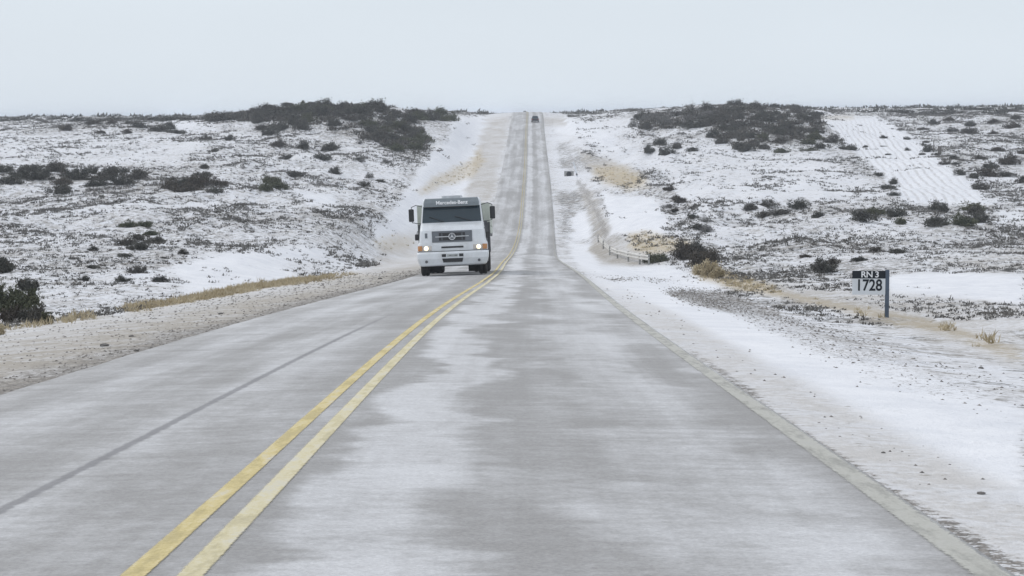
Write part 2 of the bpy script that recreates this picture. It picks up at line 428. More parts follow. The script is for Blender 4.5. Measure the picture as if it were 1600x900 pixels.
PATCH = [  # attribute, value, blur, polygon
    ('rough', .10, 10, [(165, 478), (215, 430), (330, 396), (470, 384), (560, 392), (560, 410), (430, 440), (300, 466), (190, 488)]),
    ('rough', .60, 12, [(60, 500), (60, 450), (150, 420), (260, 400), (300, 470), (180, 490)]),
    ('rough', .62, 25, [(0, 300), (500, 310), (560, 370), (300, 385), (150, 420), (0, 440)]),
    ('rough', .35, 10, [(0, 212), (200, 205), (320, 215), (330, 240), (200, 258), (0, 260)]),
    ('rough', .25, 8, [(255, 182), (320, 184), (350, 205), (270, 215)]),
    ('rough', .55, 14, [(380, 200), (640, 240), (620, 330), (360, 320), (300, 240)]),
    ('rough', .95, 8, [(400, 176), (470, 162), (600, 162), (660, 200), (672, 232), (630, 246), (560, 215), (480, 196), (400, 200)]),
    ('rough', .10, 7, [(708, 182), (798, 178), (775, 300), (760, 335), (700, 420), (590, 430), (585, 370), (625, 310), (660, 262), (695, 222)]),
    ('rough', .08, 5, [(465, 302), (520, 305), (525, 322), (480, 318)]),
    ('tan', .62, 8, [(762, 184), (799, 180), (776, 300), (760, 330), (722, 330), (738, 260)]),
    ('tan', .40, 12, [(600, 380), (720, 330), (760, 340), (650, 440), (590, 432)]),
    ('dry', .75, 7, [(652, 296), (690, 272), (735, 250), (750, 232), (757, 250), (740, 275), (690, 292), (660, 304)]),
    ('dry', .45, 8, [(585, 378), (620, 366), (645, 372), (640, 390), (600, 392)]),
    ('rough', .33, 10, [(845, 180), (1000, 186), (1000, 260), (960, 300), (870, 300), (856, 230)]),
    ('rough', .05, 5, [(862, 185), (905, 190), (960, 215), (965, 235), (925, 222), (870, 205)]),
    ('rough', .85, 6, [(870, 222), (925, 235), (960, 260), (900, 270), (872, 262)]),
    ('tan', .65, 6, [(905, 235), (955, 250), (1000, 268), (1000, 290), (950, 285), (915, 265)]),
    ('dry', .85, 8, [(925, 262), (960, 258), (1010, 275), (1015, 290), (985, 298), (930, 280)]),
    ('rough', .03, 5, [(950, 305), (1022, 310), (1042, 335), (1045, 366), (985, 368), (960, 362), (948, 330)]),
    ('rough', .03, 5, [(895, 330), (925, 322), (925, 372), (895, 375)]),
    ('rough', .95, 7, [(870, 300), (905, 300), (940, 350), (945, 372), (925, 372), (915, 330), (893, 330), (890, 375), (872, 365)]),
    ('tan', .60, 7, [(905, 290), (925, 300), (950, 350), (950, 380), (930, 375)]),
    ('dry', .85, 7, [(982, 366), (1010, 362), (1080, 378), (1075, 392), (1010, 396), (985, 388)]),
    ('tan', .55, 10, [(925, 372), (990, 370), (1060, 395), (1000, 412), (940, 412)]),
    ('rough', .05, 8, [(885, 375), (925, 385), (940, 412), (1050, 416), (1120, 440), (1130, 470), (1600, 640), (1600, 900), (1560, 860), (1090, 545), (905, 420)]),
    ('rough', .30, 16, [(960, 240), (1100, 225), (1300, 250), (1390, 300), (1385, 318), (1250, 318), (1100, 322), (1040, 310), (1040, 280)]),
    ('rough', .72, 9, [(1030, 285), (1075, 315), (1110, 350), (1120, 400), (1075, 385), (1035, 335)]),
    ('rough', .95, 8, [(1110, 165), (1180, 160), (1275, 185), (1275, 215), (1240, 222), (1180, 235), (1110, 215)]),
    ('rough', .80, 8, [(1000, 180), (1110, 168), (1110, 205), (1010, 205)]),
    ('rough', .03, 6, [(1283, 186), (1372, 184), (1420, 212), (1470, 250), (1545, 320), (1480, 322), (1415, 320), (1395, 290), (1340, 240)]),
    ('rough', .68, 12, [(1150, 322), (1400, 318), (1560, 324), (1545, 365), (1400, 385), (1250, 425), (1150, 400)]),
    ('rough', .25, 8, [(1560, 325), (1600, 322), (1600, 350), (1560, 352)]),
    ('rough', .62, 10, [(1480, 240), (1600, 225), (1600, 320), (1560, 318)]),
    ('rough', .78, 8, [(1380, 170), (1600, 168), (1600, 190), (1430, 190)]),
    ('dry', .45, 4, [(1278, 180), (1335, 181), (1335, 187), (1282, 187)]),
    ('rough', .05, 7, [(1392, 430), (1480, 424), (1600, 430), (1600, 478), (1500, 470), (1395, 462)]),
    ('tan', .30, 9, [(1460, 405), (1600, 388), (1600, 425), (1480, 420)]),
    ('tan', .42, 10, [(1120, 428), (1190, 436), (1330, 450), (1600, 480), (1600, 575), (1440, 530), (1300, 486), (1170, 452)]),
    ('rough', .42, 10, [(1200, 440), (1600, 480), (1600, 575), (1440, 530), (1300, 486)]),
    ('dry', .85, 6, [(1080, 410), (1125, 420), (1220, 452), (1225, 464), (1160, 455), (1090, 436)]),
    ('dry', .36, 4, [(1215, 452), (1340, 480), (1480, 505), (1600, 548), (1600, 568), (1470, 522), (1330, 492), (1220, 464)]),
    ('gravel', .95, 8, [(1035, 452), (1120, 450), (1200, 474), (1235, 497), (1190, 506), (1120, 486), (1050, 468)]),
    ('gravel', .75, 18, [(1150, 480), (1240, 490), (1400, 545), (1520, 590), (1500, 605), (1390, 590), (1270, 560), (1180, 510)]),
    ('gravel', .60, 20, [(1380, 560), (1600, 590), (1600, 650), (1440, 625), (1330, 595)]),
    ('gravel', .36, 18, [(1540, 650), (1600, 650), (1600, 760), (1570, 720)]),
    ('tan', .95, 4, [(1222, 455), (1350, 478), (1480, 508), (1600, 552), (1600, 562), (1470, 520), (1340, 490), (1222, 463)]),
    ('rough', .95, 5, [(1280, 500), (1400, 492), (1480, 500), (1470, 520), (1400, 512)]),
    ('tan', .95, 5, [(925, 372), (950, 385), (1000, 400), (1040, 410), (990, 415), (945, 410), (925, 392)]),
    ('gravel', .85, 4, [(902, 276), (912, 282), (932, 318), (948, 352), (950, 374), (938, 374), (930, 345), (912, 308), (898, 288)]),
    ('gravel', .70, 4, [(874, 302), (896, 304), (900, 326), (880, 330)]),
    ('gravel', .60, 3, [(868, 225), (885, 222), (888, 236), (870, 238)]),
    ('gravel', .75, 3, [(878, 208), (935, 216), (938, 221), (880, 213)]),
    ('gravel', .55, 4, [(845, 182), (882, 184), (884, 194), (852, 196)]),
    ('tan', .60, 5, [(845, 182), (882, 184), (884, 196), (850, 198)]),
    ('rough', .05, 3, [(940, 300), (948, 300), (962, 345), (960, 368), (952, 366), (952, 340)]),
    ('gravel', .65, 5, [(928, 378), (950, 390), (1000, 405), (1000, 414), (950, 412), (928, 398)]),
    ('gravel', .90, 4, [(935, 434), (965, 433), (1000, 436), (960, 440)]),
    ('gravel', .60, 5, [(1000, 430), (1060, 434), (1090, 440), (1020, 440)]),
    ('dry', .85, 4, [(190, 484), (300, 464), (420, 441), (560, 426), (585, 431), (430, 449), (300, 473), (205, 489)]),
    ('tan', .50, 12, [(560, 440), (600, 385), (690, 395), (650, 435)]),
    ('rough', .55, 10, [(440, 415), (560, 375), (620, 385), (590, 425), (470, 432)]),
    ('dry', .30, 8, [(0, 500), (80, 496), (170, 490), (165, 502), (60, 512), (0, 522)]),
]

FA = hit(1325, 200); FB = hit(1480, 318)
FN = np.array([FB[1] - FA[1], -(FB[0] - FA[0])]); FN = FN / np.linalg.norm(FN)
def cover(X, Y, Z):
    lat = X - roadX(Y)
    px, py, d = project(np.stack([X, Y, Z], -1))
    wob = 9 * fbm(X / 3.0, Y / 5.0, 33, 3); wob2 = 5 * fbm(X / 3.5 + 50, Y / 6.0, 34, 3)
    wx, wy = px + wob, py + wob2 * np.clip(40 / np.maximum(d, 10), .25, 1)
    A = {'rough': .64 + .22 * fbm(X / 14, Y / 30, 41), 'gravel': np.zeros_like(X), 'tan': np.zeros_like(X), 'dry': np.zeros_like(X)}
    far = sstep(420, 520, Y); A['rough'] = A['rough'] + far * .3
    for k, val, blur, poly in PATCH:
        m = polymask(wx, wy, poly, blur) * (d > 8)
        if k == 'rough' and val > .2: m = m * .85
        A[k] = A[k] * (1 - m) + val * m
    A['tan'] = A['tan'] * np.clip(1 + .5 * fbm(X / 2.5, Y / 5, 45), 0, 2)
    # verge bands, by distance from the road
    n1 = fbm(X / 1.5, Y / 6, 51, 3)
    L = -lat + .35 * n1
    left = sstep(2.9, 3.0, -lat) * (1 - sstep(7.0, 8.2, L)) * (1 - sstep(95, 150, Y))
    A['rough'] = A['rough'] * (1 - left) + .30 * left
    A['gravel'] = np.maximum(A['gravel'], left * (1.0 - .55 * sstep(3.1, 4.6, L)))
    A['tan'] = A['tan'] * (1 - left) + left * (1.0 - .45 * sstep(4.0, 7.0, L))
    A['dry'] = A['dry'] * (1 - left * .7) + left * .0
    Rr = lat + .12 * n1
    right = sstep(3.1, 3.25, lat) * (1 - sstep(3.75, 4.15, Rr)) * (1 - sstep(25, 60, Y) * .8)
    A['rough'] = A['rough'] * (1 - right) + .15 * right
    A['tan'] = A['tan'] * (1 - right) + .45 * right
    edge = sstep(3.14, 3.2, lat) * (1 - sstep(3.30, 3.42, Rr)) * (1 - .7 * sstep(16, 30, Y))
    A['gravel'] = np.maximum(A['gravel'], np.maximum(edge * 1.0, right * .32))
    A['lat'] = lat
    A['fur'] = polymask(wx, wy, [(1290, 190), (1365, 188), (1470, 255), (1535, 316), (1480, 320), (1400, 316), (1380, 285), (1330, 235)], 16)
    A['furc'] = (X - FA[0]) * FN[0] + (Y - FA[1]) * FN[1] + .35 * fbm(X / 20, Y / 20, 77, 2)
    return A

# ------------------------------------------------------------------ ground material
g = NT('snowy_steppe')
pos = g.n('NewGeometry').outputs['Position']
n_big = g.noise(pos, .09, 4, .6)
n_mid = g.noise(pos, .9, 6, .68, .4)
n_tus = g.noise(pos, 1.7, 6, .72)
n_fin = g.noise(pos, 9.0, 4, .7)
n_grn = g.noise(pos, 26.0, 4, .75)
aR, aG, aT, aD = (g.attr(k) for k in ('rough', 'gravel', 'tan', 'dry'))
snow = g.mix(g.map(n_mid, .3, .7), (.68, .70, .745), (.78, .795, .83))
# faint grey-brown of ground showing through thin snow
thin = g.map(g.math('ADD', g.math('MULTIPLY', n_mid, .6), g.math('MULTIPLY', n_fin, .4)), .42, .62)
thin = g.math('MULTIPLY', thin, g.math('MULTIPLY', g.map(aR, .05, .70, .0, 1.0), g.map(n_big, .35, .6, .45, 1.0)))
c = g.mix(thin, snow, (.39, .38, .375))
# tussocks
thr = g.math('ADD', g.map(aR, 0, 1, .63, .445, smooth=False), g.math('MULTIPLY', g.math('SUBTRACT', n_big, .5), -.22))
v = g.math('ADD', g.math('MULTIPLY', n_tus, .65), g.math('MULTIPLY', n_fin, .35))
tm = g.map(g.math('SUBTRACT', v, thr), -.015, .06, 0, .9)
tcol = g.mix(g.map(n_mid, .35, .65), (.105, .105, .10), (.27, .255, .235))
c = g.mix(tm, c, tcol)
# sandy dirt
td = g.map(g.math('ADD', g.math('MULTIPLY', n_mid, .5), g.math('MULTIPLY', n_fin, .5)), .38, .6)
tfac = g.math('MULTIPLY', aT, g.map(td, 0, 1, .55, 1.25), True)
c = g.mix(tfac, c, g.mix(n_grn, (.275, .25, .215), (.48, .45, .405)))
# dry grass
dm = g.map(g.math('ADD', g.math('MULTIPLY', n_tus, .6), g.math('MULTIPLY', n_fin, .4)), .36, .6, .25, 1)
c = g.mix(g.math('MULTIPLY', aD, dm, True), c, g.mix(n_fin, (.36, .27, .14), (.58, .49, .31)))
# gravel stones poking through the snow
gthr = g.map(aG, 0, 1, .68, .43, smooth=False)
gm = g.map(g.math('SUBTRACT', g.math('ADD', g.math('MULTIPLY', n_fin, .45), g.math('MULTIPLY', n_grn, .55)), gthr), 0, .06)
gm = g.math('MULTIPLY', gm, g.map(aG, .02, .12), True)
c = g.mix(gm, c, g.mix(g.map(n_grn, .4, .65), (.12, .115, .11), (.30, .28, .26)))
fw = g.math('SINE', g.math('MULTIPLY', g.attr('furc'), 7.5))
fm = g.math('MULTIPLY', g.math('MULTIPLY', g.map(fw, .1, .9), g.attr('fur')), g.map(n_mid, .38, .6, .05, .75))
c = g.mix(g.math('MULTIPLY', fm, .8), c, (.44, .43, .43))
hgt = g.math('ADD', g.math('MULTIPLY', n_tus, .6), g.math('MULTIPLY', n_fin, .3))
hgt = g.math('SUBTRACT', hgt, g.math('MULTIPLY', fm, .6))
g.bump(hgt, .55, .18)
g.set(Base_Color=c, Roughness=.85)
g.b.inputs['Specular IOR Level'].default_value = .2
M_GROUND = g.m

# ------------------------------------------------------------------ the ground: one sheet to the horizon
rows = np.concatenate([np.arange(-40, 8, 1.0), np.exp(np.linspace(math.log(8), math.log(520), 620)), np.exp(np.linspace(math.log(525), math.log(9000), 90))])
a1 = np.concatenate([np.arange(0, 3.0, .6), np.arange(3.0, 5.0, .1), np.arange(5.0, 12.01, .25)])
b1 = np.zeros_like(a1)
nb = 210
b2 = np.linspace(0, 1, nb + 1)[1:] ** 1.0 * .34
b3 = np.linspace(.34, 1.4, 26)[1:]
a2 = 12 + 8 * np.linspace(0, 1, nb); a3 = np.linspace(20, 60, 25)
av = np.concatenate([a1, a2, a3]); bv = np.concatenate([b1, b2, b3])
av = np.concatenate([-av[::-1], av[1:]]); bv = np.concatenate([-bv[::-1], bv[1:]])
YY = np.repeat(rows[:, None], len(av), 1)
LL = av[None, :] + bv[None, :] * np.maximum(YY, 0)
XX = roadX(YY) + LL
ZZ = ground(XX, YY)
gr = grid_mesh('ground', XX, YY, ZZ, cover(XX, YY, ZZ), M_GROUND)
tag(gr, kind='structure')

# ------------------------------------------------------------------ road
r = NT('frosted_asphalt')
pos = r.n('NewGeometry').outputs['Position']
la, lo = r.attr('lat'), r.attr('lon')
lv = r.n('CombineXYZ'); r.put(lv.inputs[0], la); r.put(lv.inputs[1], lo)
lv = lv.outputs[0]
wide = r.noise(r.scalevec(lv, (.42, .085, 1)), 1.0, 5, .6, .8)      # drifted dust, metres across
strk = r.noise(r.scalevec(lv, (.75, 1.1, 1)), 1.0, 6, .66, .8)      # wind streaks across the lane
strk2 = r.noise(r.scalevec(lv, (1.2, 7.0, 1)), 1.0, 5, .6)
long_ = r.noise(r.scalevec(lv, (2.2, .035, 1)), 1.0, 4, .6)         # along the wheel paths
grain = r.noise(pos, 42, 4, .85)
grain2 = r.noise(pos, 9, 5, .7)
# lane profile: dust lies beside the centre line and between the wheel paths
rc = r.n('ValToRGB'); ce = rc.color_ramp; ce.interpolation = 'EASE'
warp = r.noise(r.scalevec(lv, (.25, .30, 1)), 1.0, 5, .6, .5)
law = r.math('ADD', la, r.math('MULTIPLY', r.math('MULTIPLY', r.math('SUBTRACT', warp, .5), 2.6), r.math('MULTIPLY', r.map(la, 0, .6, .15, 1), r.map(lo, 60, 180, 1, .25))))
r.put(rc.inputs[0], r.map(law, -3.3, 3.3, 0, 1, smooth=False))
prof = [(-3.3, .62), (-2.7, .45), (-2.2, .58), (-1.6, .40), (-1.0, .52), (-.7, .42), (-.35, .22), (-.05, .35), (.2, .20), (.45, .80), (.85, .78), (1.15, .32), (1.5, .30), (1.9, .62), (2.4, .70), (2.75, .42), (3.0, .30), (3.3, .5)]
ce.elements[0].position = 0; ce.elements[0].color = (prof[0][1],) * 3 + (1,)
ce.elements[1].position = 1; ce.elements[1].color = (prof[-1][1],) * 3 + (1,)
for a_, v_ in prof[1:-1]:
    e = ce.elements.new((a_ + 3.3) / 6.6); e.color = (v_,) * 3 + (1,)
pf = rc.outputs[0]
s_ = r.math('ADD', r.math('MULTIPLY', pf, .50), r.math('MULTIPLY', wide, .85))
fade = r.map(lo, 60, 180, 1, .3)
s_ = r.math('ADD', s_, r.math('ADD', .21, r.math('MULTIPLY', fade, r.math('MULTIPLY', r.math('SUBTRACT', strk, .5), .42))))
s_ = r.math('ADD', s_, r.math('MULTIPLY', strk2, .20))
s_ = r.math('ADD', s_, r.math('MULTIPLY', long_, .42))
s_ = r.math('ADD', s_, r.math('MULTIPLY', grain2, .36))
dust = r.map(s_, 1.15, 1.68)
base = r.mix(r.map(grain, .2, .8), (.222, .220, .221), (.362, .358, .355))
lightd = r.mix(r.map(grain, .25, .75), (.465, .473, .492), (.68, .69, .712))
c = r.mix(dust, base, lightd)
# dark joint between the two paving passes
yy = r.math('ADD', r.math('MULTIPLY', lo, .0135), -1.215)
wv = r.math('MULTIPLY', r.math('SUBTRACT', grain2, .5), .08)
jd = r.math('ABSOLUTE', r.math('ADD', r.math('SUBTRACT', la, yy), wv))
jm = r.map(jd, .018, .05, 1, 0)
jm = r.math('MULTIPLY', jm, r.map(lo, 24, 36, .8, 0))
c = r.mix(r.math('MULTIPLY', jm, r.map(grain, .3, .6, .6, 1)), c, (.17, .17, .18))
mk_ = r.noise(r.scalevec(lv, (1.6, .9, 1)), 1.0, 7, .75, 1.2)
mkd = r.math('MULTIPLY', r.map(mk_, .685, .72), r.map(grain2, .45, .6))
c = r.mix(r.math('MULTIPLY', mkd, .6), c, (.20, .20, .205))
r.bump(r.math('ADD', r.math('MULTIPLY', grain, .5), r.math('MULTIPLY', grain2, .5)), .25, .01)
r.set(Base_Color=c, Roughness=.72)
r.b.inputs['Specular IOR Level'].default_value = .3
ry = np.concatenate([np.arange(-40, 6, 1.0), np.exp(np.linspace(math.log(6), math.log(600), 420)), np.exp(np.linspace(math.log(610), math.log(8500), 50))])
rl = np.array([-3.09, -3.0, -2.5, -2, -1.5, -1, -.5, 0, .5, 1, 1.5, 2, 2.5, 3.0, 3.16, 3.20])
RY = np.repeat(ry[:, None], len(rl), 1); RL = np.repeat(rl[None], len(ry), 0).copy()
RL[:, 0] += .05 * fbm(ry / .8, ry * 0, 61, 3); RL[:, -1] += .05 * fbm(ry / .7, ry * 0 + 4, 62, 3); RL[:, 1] += .02 * fbm(ry / 1.1, ry * 0, 63, 3)
RZ = roadZ(RL, RY) - np.array([.06] + [0] * 14 + [.06])[None]
road = grid_mesh('road', roadX(RY) + RL, RY, RZ, {'lat': RL, 'lon': RY}, r.m)
tag(road, kind='structure')

def marking_mat(name, c1, c2, wear, dustc=(.55, .555, .56), mid=0.0, half=.05, rag=.02, opac=1.0, far=.55, brk=.75):
    t = NT(name); la, lo = t.attr('lat'), t.attr('lon')
    cv = t.n('CombineXYZ'); t.put(cv.inputs[0], la); t.put(cv.inputs[1], lo)
    n1 = t.noise(t.scalevec(cv.outputs[0], (6, 1.4, 1)), 1, 6, .7)
    n2 = t.noise(t.n('NewGeometry').outputs['Position'], 40, 3, .8)
    col = t.mix(t.map(n2, .3, .7), c1, c2)
    col = t.mix(t.map(t.math('ADD', t.math('MULTIPLY', n1, .75), t.math('MULTIPLY', n2, .25)), wear, wear + .22), col, dustc)
    n3 = t.noise(t.n('NewGeometry').outputs['Position'], 24, 6, .8)
    e = t.math('SUBTRACT', half, t.math('ABSOLUTE', t.math('SUBTRACT', la, mid)))
    e = t.math('ADD', e, t.math('MULTIPLY', t.math('SUBTRACT', n3, .5), rag))
    t.set(Base_Color=col, Roughness=.8, Alpha=t.math('MULTIPLY', t.map(e, -.004, .006 + rag * .12, 0, opac), t.math('MULTIPLY', t.map(lo, 70, 190, 1, far), t.map(n1, .36, .56, brk, 1))))
    return t.m
def strip(name, l0, l1, mat, y0=-40, y1=8400, z=.004, wob=.006):
    y = np.concatenate([np.arange(max(y0, -40), 6, .5), np.exp(np.linspace(math.log(6), math.log(min(y1, 600)), 700))])
    if y1 > 600: y = np.concatenate([y, np.linspace(620, y1, 40)])
    L = np.stack([l0 + wob * fbm(y / .25, y * 0, 71, 3), np.full_like(y, (l0 + l1) / 2), l1 + wob * fbm(y / .25, y * 0 + 9, 72, 3)], 1)
    Yg = np.repeat(y[:, None], 3, 1)
    o = grid_mesh(name, roadX(Yg) + L, Yg, roadZ(L, Yg) + z + .0002 * np.maximum(Yg, 0) * (Yg > 60), {'lat': L, 'lon': Yg}, mat)
    return tag(o, kind='structure')
M_Y1 = marking_mat('yellow_paint', (.53, .44, .19), (.66, .56, .29), .50, mid=-.103, half=.05)
M_Y2 = marking_mat('dusty_yellow_paint', (.58, .52, .31), (.68, .62, .42), .46, (.56, .55, .50), mid=.107, half=.05, rag=.03)
M_E = marking_mat('dusty_edge_paint', (.46, .46, .42), (.56, .56, .52), .50, (.50, .50, .48), mid=3.07, half=.075, rag=.09, opac=.85, far=.3, brk=.6)
strip('centre_line_solid', -.175, -.032, M_Y1, wob=0)
strip('centre_line_solid', .035, .178, M_Y2, wob=0)
strip('edge_line', 2.92, 3.22, M_E, wob=0)

# ------------------------------------------------------------------ materials for things
M_WHITE = simple('white_truck_paint', (.72, .755, .79), .4, .05, 3, ((.42, .40, .38), .6), coat=.15)
M_VISOR = simple('grey_visor', (.17, .20, .22), .45, .08)
M_BLACK = simple('black_plastic', (.022, .023, .026), .55, .2, 8)
M_RUBBER = simple('tyre_rubber', (.018, .018, .019), .8, .25, 12, ((.16, .15, .14), .25))
M_GRILLE = simple('grey_grille', (.13, .145, .165), .45, .1, 5)
M_CHROME = simple('bright_trim', (.62, .64, .66), .3, .05, 5, metallic=.4)
M_CARGO = simple('pale_green_panel', (.50, .54, .48), .6, .1, 3, ((.35, .34, .31), .4))
M_DGREY = simple('dark_grey_steel', (.085, .09, .10), .6, .2, 6, ((.25, .24, .23), .4))
M_ORANGE = simple('orange_lens', (.55, .26, .10), .3, .1, 10)
M_PLATE = simple('plate_grey', (.45, .48, .48), .5, .05)
M_WTEXT = simple('white_lettering', (.80, .82, .84), .5, .03)
M_RIM = simple('wheel_rim', (.35, .36, .38), .5, .1, 5, ((.2, .19, .18), .5))
gl = NT('windscreen_glass'); gl.set(Base_Color=(.035, .055, .07), Roughness=.12); gl.b.inputs['Specular IOR Level'].default_value = .35
M_GLASS = gl.m
le = NT('lit_headlamp'); le.set(Base_Color=(.9, .85, .7), Roughness=.3, Emission_Color=(1.0, .84, .56), Emission_Strength=1.5)
M_LAMP = le.m
M_SIGNW = simple('sign_white', (.70, .74, .78), .5, .02, 4, ((.55, .55, .54), .3))
M_SIGNB = simple('sign_black', (.010, .015, .023), .85, .1, 5)
M_POST = simple('blue_grey_post', (.075, .105, .15), .6, .15, 5, ((.2, .2, .2), .25))
M_GALV = simple('weathered_white_rail', (.62, .61, .58), .6, .1, 4, ((.38, .33, .27), .5))
M_CONC = simple('grey_concrete', (.30, .30, .29), .85, .15, 3)
M_WOOD = simple('weathered_post', (.13, .12, .11), .9, .2, 5)
M_STONE = simple('dark_stone', (.12, .115, .11), .9, .3, 9)

# ------------------------------------------------------------------ truck
TY = 72.9
tx = float(roadX(TY)) - 1.48
slope = float(roadZc(TY + 8) - roadZc(TY - 1)) / 9
yaw = math.radians(.4) - math.atan(float(roadX(TY + 8) - roadX(TY)) / 8)
TR = empty('truck', (tx, TY, float(roadZ(-1.36, TY)) + .006), 'white semi-bonneted lorry with lit headlights driving towards the camera', 'truck')
TR.rotation_euler = Euler((math.atan(slope), math.radians(-1.75), yaw), 'YXZ')
def section(hw, yf, yb, z, rc=.10, n=4):
    pts_ = [(-hw, yb, z)]
    for i in range(n + 1):
        a = math.pi / 2 * i / n
        pts_.append((-hw + rc - rc * math.cos(a), yf + rc - rc * math.sin(a), z))
    for i in range(n + 1):
        a = math.pi / 2 * (1 - i / n)
        pts_.append((hw - rc + rc * math.cos(a), yf + rc - rc * math.sin(a), z))
    pts_.append((hw, yb, z))
    return pts_
SECT = [(.88, 1.24, .10, .16), (1.12, 1.235, .11, .16), (1.22, 1.19, .13, .15), (1.62, 1.15, .20, .13), (1.78, 1.13, .34, .12), (1.90, 1.12, .62, .10), (2.15, 1.10, .72, .09), (2.52, 1.06, .86, .09), (2.72, 1.04, .94, .12), (2.80, .98, 1.04, .16)]
cab = MB().loft([section(hw, yf, 2.35, z, rc) for z, hw, yf, rc in SECT])
cab = cab.build('cab', M_WHITE, TR, smooth=False, bevel=.025)
def front_y(z):
    return float(np.interp(z, [s[0] for s in SECT], [s[2] for s in SECT]))
def panel(mb, xa0, xa1, z0, z1, off, thick=.02, tp=0.0, n=5):
    """slab that follows the cab front between z0 and z1; half-taper tp at the top"""
    rings = []
    for i in range(n + 1):
        t = i / n; z = z0 + (z1 - z0) * t; y = front_y(z) - off
        a = xa0 + tp * t; b = xa1 - tp * t
        rings.append([(a, y, z), (b, y, z), (b, y + thick, z), (a, y + thick, z)])
    return mb.loft(rings)
panel(MB(), -1.065, 1.065, 1.915, 2.50, .014, tp=.045).build('windscreen', M_GLASS, TR, bevel=.006)
for xa, tip in ((-.80, -.28), (.12, .72)):
    wp = MB().tube([(tip, front_y(1.95) - .03, 1.93), (xa + .12, front_y(2.08) - .045, 2.08), (xa, front_y(2.12) - .045, 2.12)], .014, 6)
    wp.build('wiper', M_BLACK, TR)
vis = MB().loft([[(-1.0, .68, 2.475), (1.0, .68, 2.475), (1.0, .95, 2.50), (-1.0, .95, 2.50)], [(-1.0, .74, 2.62), (1.0, .74, 2.62), (1.0, 1.0, 2.64), (-1.0, 1.0, 2.64)], [(-.96, .86, 2.775), (.96, .86, 2.775), (.95, 1.12, 2.80), (-.95, 1.12, 2.80)]])
vis = vis.build('sun_visor', M_VISOR, TR, bevel=.02)
MB().box(-.93, .93, .70, .84, 2.455, 2.475).build('visor_lip', M_BLACK, vis)
Mt = Matrix.Translation((.02, .725, 2.615)) @ Euler((math.radians(64), 0, 0)).to_matrix().to_4x4()
text_mesh('visor_lettering', 'Mercedes-Benz', .20, M_WTEXT, vis, Mt, bold=.005, depth=.004, sx=.92)
MB().loft([[(-.36, 1.02, 2.78), (.36, 1.02, 2.78), (.42, 2.1, 2.78), (-.42, 2.1, 2.78)], [(-.31, 1.08, 2.875), (.31, 1.08, 2.875), (.36, 2.0, 2.90), (-.36, 2.0, 2.90)]]).build('roof_hatch', simple('light_grey_hatch', (.42, .45, .48), .5), TR, bevel=.02)
# grille
gm_ = MB(); panel(gm_, -.72, .72, 1.20, 1.60, .03, .05)
gri = gm_.build('grille', M_GRILLE, TR, bevel=.01)
for z0, z1 in ((1.255, 1.375), (1.415, 1.535)):
    q = MB(); panel(q, -.47, .47, z0, z1, .036, .02); q.build('grille_slot', M_BLACK, gri)
q = MB(); panel(q, -.60, .60, 1.384, 1.408, .05, .03); q.build('grille_bar', M_CHROME, gri)
for x in (-.36, .36):
    q = MB(); panel(q, x - .012, x + .012, 1.27, 1.52, .043, .02); q.build('grille_bar', M_GRILLE, gri)
ey = front_y(1.40) - .07
em = MB()
ring_o = []
for i in range(33):
    a = 2 * math.pi * i / 32
    ring_o.append([(math.cos(a) * rr, ey + dy, 1.395 + math.sin(a) * rr) for rr, dy in ((.098, 0), (.122, -.012), (.128, .02))])
em.loft(ring_o, cap=False, closed=False)
for k in range(3):
    a = math.pi / 2 + k * 2 * math.pi / 3
    tip = (math.cos(a) * .11, ey - .004, 1.395 + math.sin(a) * .11)
    b0 = (math.cos(a + math.pi / 3) * .026, ey - .004, 1.395 + math.sin(a + math.pi / 3) * .026)
    b1_ = (math.cos(a - math.pi / 3) * .026, ey - .004, 1.395 + math.sin(a - math.pi / 3) * .026)
    em.add([tip, b0, b1_, (0, ey - .016, 1.395)], [(0, 1, 3), (0, 3, 2)])
MB().cyl((0, ey + .02, 1.395), .125, .03, 'y', 28).build('emblem_backing', M_GRILLE, gri)
em.build('emblem', M_CHROME, gri)
q = MB(); panel(q, -.395, .395, .985, 1.05, .012, .03); q.build('air_slot', M_BLACK, TR)
# side air vent on bonnet shoulder
q = MB(); panel(q, -.97, -.88, 1.36, 1.54, .006, .02); q.build('vent', M_GRILLE, TR)
# bumper
bp = MB()
prof = [(.36, 1.14, .10), (.40, 1.20, .02), (.62, 1.27, -.06), (.80, 1.285, -.06), (.865, 1.27, -.02)]
bp.loft([section(hw, yf, 1.0, z, .16) for z, hw, yf in prof])
bp = bp.build('bumper', M_WHITE, TR, bevel=.012)
MB().box(-1.25, 1.25, .03, .9, .866, .882).build('bumper_gap', M_BLACK, TR)
for x0, x1 in ((-.385, -.235), (.235, .385)):
    MB().box(x0, x1, -.075, 0, .675, .775).build('bumper_slot', M_BLACK, bp)
MB().loft([[(-.34, -.062, .48), (.34, -.062, .48), (.34, .05, .48), (-.34, .05, .48)], [(-.375, -.077, .62), (.375, -.077, .62), (.375, .05, .62), (-.375, .05, .62)]]).build('bumper_slot', M_BLACK, bp)
pl = MB().box(-.20, .20, -.085, -.05, .675, .775).build('number_plate', M_PLATE, bp, bevel=.005)
for x in (-.12, -.07, -.02, .05, .10, .14):
    MB().box(x - .014, x + .014, -.0875, -.084, .70, .745).build('plate_mark', M_DGREY, pl)
for x in (-.94, .94):
    MB().cyl((x, -.05, .52), .05, .05, 'y', 20).build('fog_lamp', M_DGREY, bp)
